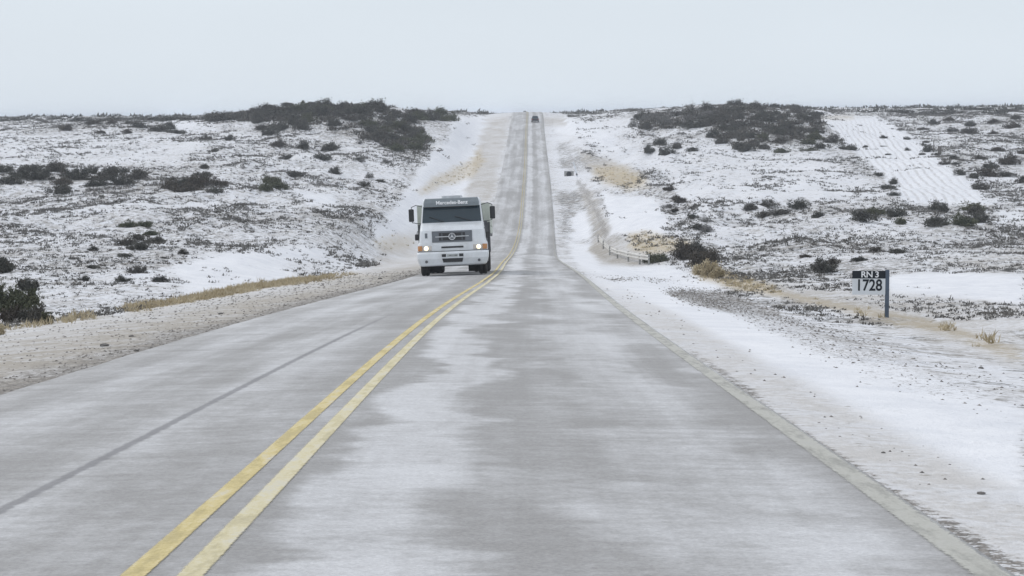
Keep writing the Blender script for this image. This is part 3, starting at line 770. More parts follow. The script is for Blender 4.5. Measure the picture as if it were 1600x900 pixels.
for s in (-1, 1):
    hl = MB(); panel(hl, min(s * .74, s * 1.08), max(s * .74, s * 1.08), .905, 1.085, .020, .06)
    hl = hl.build('headlight', simple('headlight_housing', (.56, .53, .50), .25), TR, bevel=.02)
    MB().lathe([(-.035, .0005), (-.03, .05), (-.01, .078), (.03, .085)], 'y', c=(s * .94, front_y(.99) - .02, .995), n=24).build('lamp', M_LAMP, hl, smooth=True)
    q = MB(); q.loft([section(1.246, .085, .42, z, .16)[1:6] + [(-1.05, .2, z)] for z in (.91, 1.09)]) if s < 0 else q.loft([section(1.246, .085, .42, z, .16)[6:11] + [(1.05, .2, z)] for z in (.91, 1.09)])
    q.build('indicator', M_ORANGE, hl)
    # mirrors on arms
    mi = MB().box(s * 1.47 - .095, s * 1.47 + .095, 1.02, 1.12, 1.98, 2.44).build('mirror', M_BLACK, TR, bevel=.035)
    MB().tube([(s * 1.04, 1.1, 2.50), (s * 1.30, 1.0, 2.57), (s * 1.46, 1.04, 2.50), (s * 1.46, 1.06, 2.42)], .016, 6).build('mirror_arm', M_DGREY, mi)
    MB().tube([(s * 1.09, 1.1, 1.90), (s * 1.30, 1.0, 1.92), (s * 1.44, 1.04, 1.95), (s * 1.46, 1.06, 2.0)], .016, 6).build('mirror_arm', M_DGREY, mi)
    # wide angle mirror and step by the wheel arch
    MB().tube([(s * 1.15, .5, 1.66), (s * 1.24, .44, 1.62), (s * 1.27, .42, 1.5)], .014, 6).build('mirror_arm', M_DGREY, TR)
    MB().box(s * 1.27 - .07, s * 1.27 + .07, .40, .46, 1.30, 1.52).build('mirror', M_BLACK, TR, bevel=.02)
    MB().box(min(s * 1.0, s * 1.24), max(s * 1.0, s * 1.24), 2.36, 2.7, .95, 1.92).build('air_intake', M_DGREY, TR, bevel=.02)
    MB().box(min(s * 1.02, s * 1.33), max(s * 1.02, s * 1.33), 2.75, 3.3, .75, 1.35).build('fuel_tank', M_DGREY, TR, bevel=.05)
    q = MB().loft([section(1.24, 1.8, 2.3, z, .02)[0:1] + section(1.24, 1.8, 2.3, z, .02)[-1:] + [(1.2, 1.8, z), (-1.2, 1.8, z)] for z in (.45, .88)]) if s < 0 else None
    if q: q.build('cab_step', M_DGREY, TR)
    # side window
    MB().add([(s * 1.128, 1.0, 1.95), (s * 1.128, 2.0, 1.95), (s * 1.075, 2.0, 2.48), (s * 1.075, 1.15, 2.48)], [(0, 1, 2, 3)]).build('side_window', M_GLASS, TR)
TYRE = [(-.15, .30), (-.15, .44), (-.13, .485), (-.10, .50), (-.04, .505), (-.03, .49), (.03, .49), (.04, .505), (.10, .50), (.13, .485), (.15, .44), (.15, .30)]
RIMP = [(-.13, .30), (-.10, .27), (-.02, .20), (-.02, .10), (-.07, .09), (-.07, 0.001)]
def wheel(x, y, s, parent, dual=False):
    w = MB()
    for dx in ((0,) if not dual else (0, -s * .33)):
        w.lathe(TYRE, c=(x + dx, y, .505), n=36)
    t = w.build('wheel', M_RUBBER, parent, smooth=True)
    MB().lathe([(s * -a, b) for a, b in RIMP], c=(x, y, .505), n=24).build('rim', M_RIM, t, smooth=True)
    MB().cyl((x, y, .505), .30, .2, 'x', 20).build('hub', M_DGREY, t)
for s in (-1, 1):
    wheel(s * 1.045, 1.28, s, TR)
    MB().box(s * .85 - .35, s * .85 + .35, 1.9, 1.93, .10, .80).build('mud_flap', M_BLACK, TR)
    for y in (6.6, 7.95): wheel(s * 1.08, y, s, TR, True)
    MB().box(s * .86 - .34, s * .86 + .34, 5.9, 5.93, .22, 1.0).build('mud_flap', M_BLACK, TR)
MB().box(-.42, .42, .4, 8.9, .74, 1.02).build('chassis', M_BLACK, TR, bevel=.01)
MB().box(-.85, .85, .35, .75, .33, .62).build('underrun_guard', M_BLACK, TR, bevel=.03)
MB().cyl((0, 1.28, .50), .09, 1.8, 'x', 12).build('axle', M_BLACK, TR)
MB().cyl((0, 6.6, .50), .13, 1.6, 'x', 12).build('axle', M_BLACK, TR)
cg = MB().box(-1.33, 1.33, 2.8, 9.3, 1.36, 1.46).build('cargo_body', M_DGREY, TR, bevel=.01)
MB().box(-1.34, 1.34, 2.72, 2.80, 1.88, 2.60).build('headboard', M_CARGO, cg, bevel=.015)
MB().box(-1.33, 1.33, 2.725, 2.795, 1.30, 1.875).build('headboard', M_DGREY, cg)
MB().box(-1.34, 1.34, 9.25, 9.32, 1.40, 2.60).build('tailboard', M_CARGO, cg, bevel=.015)
for s in (-1, 1):
    b = MB()
    for k in range(4):
        b.box(s * 1.325 - .02, s * 1.325 + .02, 2.81, 9.24, 1.47 + k * .285, 1.47 + k * .285 + .26)
    for y in np.linspace(2.9, 9.15, 6):
        b.box(s * 1.30 - .02, s * 1.30 + .003, y - .05, y + .05, 1.47, 2.58)
    b.build('side_board', M_CARGO, cg)

# ------------------------------------------------------------------ kilometre sign
sp = hit(1385.5, 496)
SG = empty('kilometre_sign', (sp[0], sp[1], sp[2]), 'white kilometre board RN 3 1728 with black header on a blue-grey post', 'road sign')
s50 = F / sp[1]
hp = 75 / s50
pw = 6.4 / s50
SG.rotation_euler = (0, math.radians(.4), math.radians(-4))
MB().box(-pw / 2, pw / 2, -.03, .03, -.3, hp).build('post', M_POST, SG, bevel=.008)
x1 = -pw / 2 + .002; x0 = x1 - 51.5 / s50
zt = hp - 1.5 / s50; zm = zt - 12 / s50; zb = zt - 37.5 / s50
pn = MB().box(x0, x1, -.045, -.030, zb, zt).build('board', M_SIGNW, SG, bevel=.003)
MB().box(x0 - .002, x1, -.050, -.0455, zm, zt + .002).build('header', M_SIGNB, pn)
Rf = Euler((math.pi / 2, 0, 0)).to_matrix().to_4x4()
text_mesh('number_lettering', '1728', .375, M_SIGNB, pn, Matrix.Translation(((x0 + x1) / 2 + .005, -.048, zm - .17)) @ Rf, bold=.008, depth=.002, sx=.83)
for ch, ox in (('R', -.145), ('N', -.005), ('3', .17)):
    text_mesh('lettering', ch, .20, M_WTEXT, pn, Matrix.Translation(((x0 + x1) / 2 + .02 + ox, -.053, (zm + zt) / 2)) @ Rf, bold=.004, depth=.002, sx=1.05)
for z in (zt - .1, zb + .1):
    MB().box(x1 - .02, pw / 2 + .01, .031, .036, z - .02, z + .02).build('bracket', M_GALV, SG)

# ------------------------------------------------------------------ bent guard rail beside the culvert
path = []
for (px_, py_) in ((935, 379), (943, 389), (953, 399), (965, 404), (982, 409), (1000, 413), (1014, 414.5)):
    p = hit(px_, py_); path.append(p)
GRD = empty('guard_rail', tuple(path[3]), 'bent white guard rail curving down to the culvert right of the road', 'guard rail')
o = np.array(path[3])
PR = [(0, .62), (-.07, .58), (-.07, .52), (0, .47), (0, .44), (-.07, .39), (-.07, .33), (0, .29)]
fine = []
for i in range(len(path) - 1):
    for t in np.linspace(0, 1, 5)[:-1]: fine.append(path[i] * (1 - t) + path[i + 1] * t)
fine.append(path[-1])
rings = []
for i, p in enumerate(fine):
    d = fine[min(i + 1, len(fine) - 1)] - fine[max(i - 1, 0)]; nrm = np.array([d[1], -d[0], 0]); nrm /= np.linalg.norm(nrm) + 1e-9
    if nrm[1] > 0: nrm = -nrm
    rg = [tuple(p - o + nrm * (-a) + np.array([0, 0, z * .92])) for a, z in PR]
    rings.append(rg + [tuple(np.array(q) - nrm * .02) for q in reversed(rg)])
MB().loft(rings).build('rail', M_GALV, GRD)
for p in path[::1]:
    q = p - o
    MB().box(q[0] - .05, q[0] + .05, q[1] + .08, q[1] + .18, q[2] - .4, q[2] + .60).build('post', M_CONC, GRD)

# culvert head wall with a leaning marker post further along the verge
p = hit(889, 275)
CV = empty('culvert_headwall', tuple(p), 'grey concrete culvert headwall in the snowy verge right of the road', 'culvert')
MB().box(-.6, .6, -.15, .15, -.4, .60).build('wall', M_CONC, CV, bevel=.03)
MB().box(-.66, .66, -.2, .2, .60, .68).build('coping', simple('snowy_coping', (.66, .67, .69), .9), CV, bevel=.02)
MB().cyl((0, -.16, .25), .33, .02, 'y', 20).build('pipe_mouth', M_BLACK, CV)
p = hit(902, 276)
mk = empty('marker_post', tuple(p), 'leaning white marker post beside the culvert headwall', 'post')
mk.rotation_euler = (0, math.radians(-14), 0)
MB().box(-.09, .09, -.05, .05, -.2, 1.9).build('stake', M_SIGNW, mk, bevel=.01)
MB().box(-.095, .095, -.055, .055, .15, .4).build('band', M_DGREY, mk)
p = hit(1468, 241)
if p is not None:
    fp = empty('fence_post', tuple(p), 'thick weathered fence post beside the snowy track, tallest upright there', 'post')
    MB().box(-.2, .2, -.2, .2, -.3, 1.05).build('stump', M_WOOD, fp, bevel=.03)
p = hit(1459, 238)
if p is not None:
    fp = MB().box(-.05, .05, -.05, .05, -.3, 1.5).build('fence_post', M_WOOD, loc=tuple(p))
    tag(fp, 'thin weathered fence post left of the thick one beside the snowy track', 'post')

# ------------------------------------------------------------------ far cars
def car(Y, lat, facing_away, paint, label, sc=1.0):
    x = float(roadX(Y)) + lat; z = float(roadZ(lat, Y))
    t = empty('car', (x, Y, z + .01), label, 'car')
    t.rotation_euler = (math.atan(float(roadZc(Y + 3) - roadZc(Y - 3)) / 6), 0, 0 if facing_away else math.pi)
    t.scale = (sc,) * 3
    rg = []
    for y, z0, z1, hw in ((0, .45, .80, .78), (.08, .30, .95, .84), (.9, .25, 1.0, .88), (3.2, .25, .95, .88), (4.1, .30, .78, .84), (4.25, .38, .66, .76)):
        rg.append([(-hw, y, z0), (hw, y, z0), (hw, y, z1 - .08), (hw - .08, y, z1), (-hw + .08, y, z1), (-hw, y, z1 - .08)])
    MB().loft(rg).build('body', paint, t, bevel=.02)
    MB().loft([[(-.74, .35, .96), (.74, .35, .96), (.74, 3.1, .96), (-.74, 3.1, .96)], [(-.60, .75, 1.44), (.60, .75, 1.44), (.60, 2.2, 1.44), (-.60, 2.2, 1.44)]]).build('cabin', M_GLASS, t, bevel=.04)
    MB().box(-.58, .58, .8, 2.15, 1.43, 1.47).build('roof', paint, t, bevel=.015)
    for s in (-1, 1):
        for y in (.85, 3.3):
            MB().cyl((s * .76, y, .31), .31, .2, 'x', 20).build('wheel', M_RUBBER, t)
        MB().box(s * .68 - .1, s * .68 + .1, -.01, .06, .64, .78).build('tail_light', simple('tail_lens', (.35, .03, .02), .3), t)
    MB().box(-.8, .8, -.06, .1, .32, .52).build('bumper', M_DGREY, t, bevel=.03)
    return t
car(384, 1.55, True, simple('dark_car_paint', (.05, .055, .065), .3), 'dark car driving away in the right lane just below the road crest', .8)
car(1000, -1.2, False, simple('grey_car_paint', (.12, .125, .13), .3), 'tiny dark vehicle where the road meets the sky')

# ------------------------------------------------------------------ shrubs
def foliage_mat(name, c1, c2, c3, frost=(.36, .37, .39)):
    t = NT(name); oi = t.n('ObjectInfo'); pos = t.n('TexCoord').outputs['Object']
    wp_ = t.n('NewGeometry').outputs['Position']
    n1 = t.noise(wp_, 1.1, 4, .7)
    n2 = t.noise(wp_, 9.0, 3, .7)
    col = t.mix(t.map(t.math('ADD', t.math('MULTIPLY', n1, .6), t.math('MULTIPLY', n2, .4)), .38, .62), c1, c2)
    col = t.mix(t.math('MULTIPLY', t.map(oi.outputs['Random'], .35, 1), .6), col, c3)
    col = t.mix(t.map(t.noise(wp_, 5.0, 3, .8), .58, .72, 0, .55), col, frost)
    t.set(Base_Color=col, Roughness=.85); t.b.inputs['Specular IOR Level'].default_value = .15
    return t.m
M_SHRUB = foliage_mat('dark_shrub_foliage', (.055, .056, .052), (.115, .115, .098), (.11, .10, .09))
M_OLIVE = foliage_mat('olive_shrub_foliage', (.055, .065, .045), (.13, .135, .085), (.10, .10, .065))
M_BROWN = foliage_mat('brown_shrub_foliage', (.055, .050, .045), (.12, .105, .085), (.08, .07, .06))
M_GREY = foliage_mat('grey_brush_foliage', (.12, .12, .12), (.24, .235, .225), (.18, .175, .165))
M_STEM = simple('shrub_stem', (.10, .085, .07), .9, .2, 6)
M_STRAW = foliage_mat('straw', (.33, .27, .17), (.56, .49, .35), (.48, .41, .28))

def twig_cloud(rng, nclump, per, h, leaf, upright=.6, low=0.0, spread=.5):
    """foliage of a shrub one metre across: sprays of small pointed faces around branch tips"""
    V = []; T = []
    cl = []
    lobes = [(rng.uniform(-.24, .24), rng.uniform(-.24, .24), rng.uniform(.22, .34), rng.uniform(.6, 1.15)) for _ in range(4)]
    for i in range(nclump):
        lx, ly, lr, lh = lobes[i % 4]
        a0_ = rng.uniform(0, 2 * math.pi); r0_ = lr * math.sqrt(rng.uniform(0, 1))
        gx, gy = lx + r0_ * math.cos(a0_), ly + r0_ * math.sin(a0_)
        a = math.atan2(gy, gx); rr = math.hypot(gx, gy)
        top = h * lh * (1 - (r0_ / lr) ** 2 * .5) * rng.uniform(.6, 1.25)
        cl.append((rr * math.cos(a) * 1.0, rr * math.sin(a) * 1.0, low + (top - low) * rng.uniform(.2, .9), rng.uniform(.07, .15)))
    for cx_, cy_, cz_, cr_ in cl:
        n = per
        P0 = rng.normal(0, cr_ * .62, (n, 3)) + (cx_, cy_, cz_); P0[:, 2] = np.abs(P0[:, 2])
        D = rng.normal(0, 1, (n, 3)); D[:, 2] = np.abs(D[:, 2]) + upright; D += np.array([cx_, cy_, 0]) * 1.6
        D /= np.linalg.norm(D, axis=1)[:, None]
        S = np.cross(D, rng.normal(0, 1, (n, 3))); S /= np.linalg.norm(S, axis=1)[:, None]
        L = leaf * rng.uniform(.6, 1.5, n)[:, None]; Wd = L * rng.uniform(.22, .42, n)[:, None]
        k = len(V) and sum(len(x) for x in V)
        V.append(np.stack([P0 - S * Wd, P0 + S * Wd, P0 + D * L], 1).reshape(-1, 3)); T.append(np.arange(3 * n).reshape(-1, 3) + (k or 0))
    # branches
    for cx_, cy_, cz_, cr_ in cl:
        k = sum(len(x) for x in V)
        w = .008
        V.append(np.array([(-w, 0, 0), (w, 0, 0), (cx_, cy_, cz_), (0, -w, 0), (0, w, 0)])); T.append(np.array([(0, 1, 2), (3, 4, 2)]) + k)
    return np.concatenate(V), np.concatenate(T)

M_SCRUB = foliage_mat('brown_grey_scrub', (.075, .072, .068), (.155, .145, .13), (.12, .112, .10))
PROTO = {}
for kind, mat in (('dark', M_SHRUB), ('olive', M_OLIVE), ('brown', M_BROWN), ('grey', M_GREY)):
    PROTO[kind] = []
    for i in range(5):
        rng = np.random.default_rng(100 + i * 7 + len(kind))
        h = (.50, .42, .58, .36, .46)[i]
        V, T = twig_cloud(rng, (34, 28, 36, 26, 30)[i], (64 if kind != 'grey' else 34), h, .058 if kind != 'grey' else .055)
        PROTO[kind].append(tri_mesh(kind + '_shrub', V, T, mat))
n_shrub = 0
def shrub(p, width, hk, kind, label, group=None, var=None, sink=.04):
    global n_shrub
    me = PROTO[kind][(n_shrub if var is None else var) % 5]
    n_shrub += 1
    o = bpy.data.objects.new('shrub', me); COL.objects.link(o)
    o.location = (p[0], p[1], p[2] - sink * width); o.rotation_euler = (0, 0, random.uniform(0, 6.28)); o.scale = (width, width * random.uniform(.8, 1.2), width * hk * .85)
    return tag(o, label, 'shrub', group)

ORD = ['first', 'second', 'third', 'fourth', 'fifth', 'sixth', 'seventh', 'eighth', 'ninth', 'tenth', 'eleventh', 'twelfth', 'thirteenth', 'fourteenth', 'fifteenth', 'sixteenth', 'seventeenth', 'eighteenth', 'nineteenth', 'twentieth']
def inpoly(x, y, poly):
    c = False; n = len(poly)
    for i in range(n):
        ax, ay = poly[i]; bx, by = poly[(i + 1) % n]
        if (ay > y) != (by > y) and x < (bx - ax) * (y - ay) / (by - ay) + ax: c = not c
    return c
def zone(poly, n, w0, w1, kind, look, where, group, hk=1.0, seed=0):
    rnd = random.Random(seed * 13 + n); xs = [p[0] for p in poly]; ys = [p[1] for p in poly]; got = []
    for _ in range(n):
        best = None; bd = -1
        for _t in range(24):
            x = rnd.uniform(min(xs), max(xs)); y = rnd.uniform(min(ys), max(ys))
            if not inpoly(x, y, poly): continue
            dd = min([math.hypot(x - a, 2.0 * (y - b)) for a, b in got] or [999]) * rnd.uniform(.6, 1)
            if dd > bd: bd = dd; best = (x, y)
        if best: got.append(best)
    got.sort(); k = 0
    pos_ = [(g_, hit(*g_)) for g_ in got]
    pos_ = [q for q in pos_ if q[1] is not None and q[1][1] < 700]
    for i, (g_, p_) in enumerate(pos_):
        kk = kind if isinstance(kind, str) else rnd.choice(kind)
        tone = {'dark': 'dark', 'olive': 'olive', 'brown': 'brown', 'grey': 'grey'}[kk]
        if len(pos_) == 1: lab = f'{look} {tone} shrub {where}'
        else: lab = f'{look} {tone} shrub, {ORD[i]} from left {where}'
        shrub(p_, rnd.uniform(w0, w1) * (1.22 if hk < .85 else 1.05), (hk if hk >= .95 or w1 > 4 else hk * 1.3) * rnd.uniform(.75, 1.3), kk, lab, group)

GL, GR = 'shrubs on the slope left of the road', 'shrubs on the slope right of the road'
D = 'dark'
# left mound
zone([(445, 166), (500, 161), (560, 160), (600, 165), (600, 174), (445, 177)], 15, 2.8, 4.4, ['dark', 'dark', 'olive'], 'bushy', 'on crest of the left mound', GL, .75, 1)
zone([(470, 178), (600, 174), (640, 186), (640, 202), (560, 200), (480, 192)], 17, 2.4, 4.0, ['dark', 'dark', 'olive'], 'dense', 'across middle of the left mound', GL, 1.0, 2)
zone([(575, 202), (640, 200), (668, 222), (666, 238), (625, 242), (590, 228)], 15, 2.2, 3.4, ['dark', 'olive', 'dark'], 'dense', 'in lower right tail of the left mound', GL, 1.0, 3)
zone([(325, 182), (440, 172), (445, 186), (330, 189)], 12, 2.6, 4.2, D, 'low spreading', 'along skyline leading up to the left mound', GL, .75, 4)
zone([(400, 192), (450, 190), (480, 205), (420, 214)], 6, 2.0, 3.2, D, 'ragged', 'on near side of the left mound', GL, .9, 5)
zone([(640, 178), (705, 182), (705, 190), (650, 190)], 7, 2.0, 3.4, ['dark', 'olive'], 'low', 'on skyline between left mound and road', GL, .8, 6)
zone([(0, 186), (320, 184), (320, 189), (0, 191)], 12, 3.5, 6.5, D, 'flat', 'in dark skyline band at far left', GL, .30, 7)
zone([(215, 198), (275, 197), (275, 208), (215, 208)], 4, 2.4, 3.4, D, 'flat', 'in dark patch below left skyline', GL, .6, 8)
zone([(100, 195), (210, 192), (205, 214), (100, 212)], 6, 1.2, 2.2, ['brown', 'dark'], 'small', 'in scattered group below left skyline', GL, .7, 9)
zone([(0, 268), (105, 266), (105, 288), (0, 290)], 8, 1.4, 2.6, ['dark', 'dark', 'brown'], 'flat', 'in the mid-slope row at far left', GL, .7, 10)
zone([(120, 268), (215, 268), (215, 290), (125, 292)], 8, 1.4, 2.8, D, 'flat', 'in the mid-slope row right of the far-left row', GL, .7, 11)
zone([(80, 293), (115, 293), (115, 304), (80, 304)], 1, 2.0, 2.2, D, 'lone rounded', 'below the far-left mid-slope row', GL, .8, 12)
zone([(270, 286), (340, 282), (340, 302), (270, 304)], 6, 1.2, 2.2, ['brown', 'dark'], 'ragged', 'in centre group of the left slope', GL, .8, 13)
zone([(320, 215), (360, 215), (350, 280), (310, 275)], 5, .9, 1.8, D, 'small', 'in thin line above the left centre group', GL, .8, 14)
zone([(420, 230), (560, 225), (560, 270), (420, 290)], 9, 1.1, 2.2, D, 'ragged', 'scattered below the left mound', GL, .8, 15)
zone([(560, 225), (600, 240), (640, 270), (560, 300)], 6, .9, 1.7, ['dark', 'grey'], 'small', 'below right tail of the left mound', GL, .8, 16)
zone([(400, 280), (440, 285), (462, 305), (430, 312), (402, 298)], 3, 1.4, 2.0, 'olive', 'rounded', 'beside the small snow hollow left of road', GL, .7, 17)
zone([(190, 352), (255, 350), (240, 395), (190, 392)], 7, .7, 1.3, ['dark', 'olive'], 'small', 'in cluster halfway down the left slope', GL, .6, 18)
zone([(100, 390), (290, 395), (280, 440), (120, 450)], 10, .35, .7, D, 'tiny', 'scattered over snow above left verge', GL, .6, 19)
# right mound
zone([(1115, 170), (1170, 162), (1240, 168), (1270, 180), (1250, 184), (1120, 182)], 14, 2.6, 4.2, D, 'bushy', 'on crest of the right mound', GR, .62, 21)
zone([(1120, 185), (1275, 186), (1275, 208), (1180, 206), (1120, 203)], 15, 2.2, 3.6, D, 'dense', 'across middle of the right mound', GR, .95, 22)
zone([(1105, 210), (1150, 206), (1185, 225), (1175, 238), (1110, 225)], 7, 1.8, 2.8, D, 'ragged', 'at lower left foot of the right mound', GR, .95, 23)
zone([(1185, 210), (1280, 212), (1290, 238), (1190, 242)], 10, 1.7, 2.8, ['dark', 'olive'], 'ragged', 'at lower right foot of the right mound', GR, .95, 24)
zone([(1000, 182), (1110, 172), (1112, 186), (1005, 190)], 10, 2.2, 3.8, ['dark', 'grey'], 'thin', 'on skyline left of the right mound', GR, .7, 25)
zone([(1000, 190), (1105, 188), (1100, 202), (985, 200)], 8, 1.8, 3.0, ['grey', 'dark'], 'wispy', 'below skyline left of the right mound', GR, .8, 26)
zone([(1010, 228), (1080, 220), (1085, 240), (1015, 245)], 5, 1.4, 2.4, D, 'small ragged', 'between the road and right mound', GR, .9, 27)
zone([(1300, 222), (1330, 222), (1330, 238), (1300, 238)], 2, 2.0, 2.6, D, 'rounded', 'where the right mound meets the track', GR, .7, 28)
zone([(1390, 172), (1600, 170), (1600, 178), (1400, 181)], 12, 3.0, 5.5, D, 'flat', 'in dark skyline band at far right', GR, .32, 29)
zone([(1420, 184), (1600, 186), (1600, 214), (1440, 206)], 10, 1.6, 3.0, ['dark', 'brown'], 'low', 'behind the track below right skyline', GR, .6, 30)
zone([(1440, 218), (1500, 250), (1540, 300), (1525, 305), (1480, 262), (1430, 222)], 9, .8, 1.5, D, 'small', 'along right edge of the snowy track', GR, .7, 31)
zone([(1340, 215), (1440, 218), (1460, 250), (1400, 255), (1350, 235)], 8, .6, .95, D, 'tiny round', 'on the smooth snowy track itself', GR, .6, 32)
zone([(1365, 262), (1385, 265), (1402, 305), (1392, 308)], 4, .9, 1.4, D, 'small', 'along left edge of the snowy track', GR, .8, 33)
zone([(1520, 232), (1600, 240), (1600, 290), (1550, 285)], 8, 1.2, 2.2, ['dark', 'brown'], 'ragged', 'right of the snowy track', GR, .7, 34)
zone([(1170, 325), (1280, 322), (1280, 342), (1175, 340)], 6, 1.0, 1.6, D, 'flat rounded', 'in row below the right slope', GR, .7, 35)
zone([(1335, 335), (1405, 328), (1405, 352), (1335, 355)], 4, 1.2, 2.0, ['dark', 'olive'], 'flat', 'below foot of the snowy track', GR, .7, 36)
zone([(1460, 330), (1535, 326), (1535, 352), (1470, 356)], 6, 1.2, 2.0, ['olive', 'dark'], 'loose', 'in clump right of track foot', GR, .7, 37)
zone([(1025, 290), (1060, 300), (1110, 348), (1110, 372), (1060, 340), (1025, 310)], 10, .7, 1.3, ['dark', 'brown', 'grey'], 'small', 'down the right bank above the guard rail', GR, .8, 38)
zone([(1250, 395), (1420, 385), (1410, 412), (1250, 430)], 6, .6, 1.1, ['brown', 'dark'], 'small', 'on snow behind the kilometre sign', GR, .7, 39)

# the nearer bushes, one by one: stem and foliage of their own
def near_bush(px_, py_, wpx, hpx, kind, label, group=None, seed=0):
    p_ = hit(px_, py_)
    s = F / p_[1]; w = wpx / s; h = hpx / s
    rng = np.random.default_rng(900 + seed)
    o = empty('shrub', tuple(p_), label, 'shrub', group)
    leaf = max(.045, min(.085, .05 / w + .02))
    V, T = twig_cloud(rng, 60, 60, h / w, leaf, .5)
    V[:, :2] *= w; V[:, 2] *= w
    me = tri_mesh('foliage', V, T, {'dark': M_SHRUB, 'olive': M_OLIVE, 'brown': M_BROWN, 'straw': M_STRAW}[kind])
    f = bpy.data.objects.new('foliage', me); COL.objects.link(f); f.parent = o
    sm = MB()
    for i in range(7):
        a = rng.uniform(0, 6.28); rr = rng.uniform(.1, .4) * w
        sm.tube([(0, 0, -.05), (rr * .4 * math.cos(a), rr * .4 * math.sin(a), h * .3), (rr * math.cos(a), rr * math.sin(a), h * .7)], .012 * w + .004, 5)
    sm.build('stem', M_STEM, o)
    return o
GN = 'near bushes beside the left verge'
near_bush(6, 425, 34, 26, 'dark', 'compact dark bush cut by the picture edge above the verge clump', GN, 1)
near_bush(42, 455, 30, 26, 'dark', 'small rounded dark bush just above the verge clump', GN, 2)
near_bush(56, 452, 12, 18, 'dark', 'narrow upright dark bush touching the small rounded one', GN, 12)
near_bush(8, 488, 66, 44, 'olive', 'tallest olive bush in the verge clump at the picture edge', GN, 3)
near_bush(38, 484, 42, 36, 'olive', 'olive bush right of the tallest one in the verge clump', GN, 4)
near_bush(20, 503, 46, 20, 'brown', 'low brownish bush in front of the tallest olive bush', GN, 5)
near_bush(46, 502, 32, 24, 'dark', 'low dark bush at right foot of the verge clump', GN, 6)
near_bush(62, 505, 30, 28, 'dark', 'thin dark bush sprawling right of the verge clump', GN, 7)
near_bush(76, 506, 20, 20, 'olive', 'last small olive bush where verge clump meets the gravel', GN, 8)
near_bush(-2, 524, 22, 22, 'straw', 'bright straw-yellow grass tuft at the left picture edge', GN, 9)
GC = 'bushes around the culvert'
near_bush(1068, 406, 48, 28, 'brown', 'large dark brown bush right of the guard rail', GC, 20)
near_bush(1100, 414, 52, 30, 'brown', 'dark brown bush leaning down beside the golden grass clump', GC, 21)
near_bush(1086, 395, 30, 20, 'dark', 'dark bush behind the large brown pair by the culvert', GC, 22)
near_bush(1022, 410, 44, 12, 'olive', 'flat green bush between guard rail and brown bushes', GC, 23)
near_bush(1093, 427, 22, 10, 'olive', 'small green cushion at foot of the golden grass', GC, 24)
near_bush(1104, 432, 40, 30, 'straw', 'golden grass clump in front of the brown bushes', GC, 25)
near_bush(1122, 434, 26, 16, 'straw', 'smaller golden grass clump right of the tall golden one', GC, 26)

# ------------------------------------------------------------------ uncountable ground cover
def tufts(name, pts_, size, per, leaf, mat, upright, label, cat, wid=.3):
    n = len(pts_)
    pr = np.asarray(pts_); s = np.asarray(size)[:, None, None]
    O = RNG.normal(0, 1, (n, per, 3)) * np.array([.30, .30, .13]); O[..., 2] = np.abs(O[..., 2])
    D = RNG.normal(0, 1, (n, per, 3)); D[..., 2] = np.abs(D[..., 2]) + upright
    D /= np.linalg.norm(D, axis=-1, keepdims=True)
    S = np.cross(D, RNG.normal(0, 1, (n, per, 3))); S /= np.linalg.norm(S, axis=-1, keepdims=True)
    B = pr[:, None, :] + O * s; L = leaf * s * RNG.uniform(.6, 1.4, (n, per, 1)); Wd = L * wid
    V = np.stack([B - S * Wd, B + S * Wd, B + D * L], 2).reshape(-1, 3)
    T = np.arange(len(V)).reshape(-1, 3)
    me = tri_mesh(name, V, T, mat)
    o = bpy.data.objects.new(name, me); COL.objects.link(o)
    return tag(o, label, cat, kind='stuff')

def scatter(n, y0, y1, tmax, power=1.0):
    u = RNG.uniform(0, 1, n)
    Y = (y0 ** power + u * (y1 ** power - y0 ** power)) ** (1 / power)
    X = RNG.uniform(-tmax, tmax, n) * (Y + 15)
    return X, Y
X, Y = scatter(420000, 45, 480, .30, 1.15)
Z = ground(X, Y); C = cover(X, Y, Z)
clump = fbm(X / 4, Y / 8, 81, 4) * 1.5
keep = (RNG.uniform(0, 1, len(X)) < np.clip(C['rough'] * 1.1 - .12 + clump * .55, 0, 1) ** 1.6 * .50) & (np.abs(C['lat']) > 8) & (C['tan'] < .5)
pp = np.stack([X, Y, Z], 1)[keep]
sz = np.clip(pp[:, 1] / 140, .5, 1) * RNG.uniform(.12, .34, keep.sum()) * (1 + np.clip(pp[:, 1] / 700, 0, .6)) * (1 + .5 * clump[keep])
split = RNG.uniform(0, 1, len(pp)) < .62
tufts('low_scrub', pp[split], sz[split], 11, .32, M_SCRUB, .35, 'dark low scrub tussocks dotted over the snowy slopes', 'scrub')
tufts('low_scrub', pp[~split], sz[~split] * 1.15, 11, .32, M_GREY, .35, 'grey frosted scrub tussocks dotted over the snowy slopes', 'scrub')
# thicket fill of the two mounds
tt = []; ts = []
for poly, n in (([(430, 168), (540, 158), (610, 163), (665, 215), (668, 238), (625, 244), (560, 212), (470, 196), (430, 190)], 320), ([(330, 182), (440, 170), (440, 190), (330, 190)], 160), ([(1115, 168), (1175, 160), (1262, 170), (1280, 186), (1280, 212), (1230, 222), (1160, 236), (1110, 215)], 240), ([(1000, 182), (1110, 170), (1110, 204), (1000, 204)], 60)):
    xs = [p[0] for p in poly]; ys = [p[1] for p in poly]; k = 0
    while k < n:
        x = RNG.uniform(min(xs), max(xs)); y = RNG.uniform(min(ys), max(ys))
        if not inpoly(x, y, poly): continue
        k += 1
        if k % 3: 
            if vnoise(np.array(x / 14.), np.array(y / 5.), 5) < .5: continue
        p_ = hit(x, y)
        if p_ is not None and p_[1] < 700: tt.append(p_); ts.append(RNG.uniform(.8, 1.8))
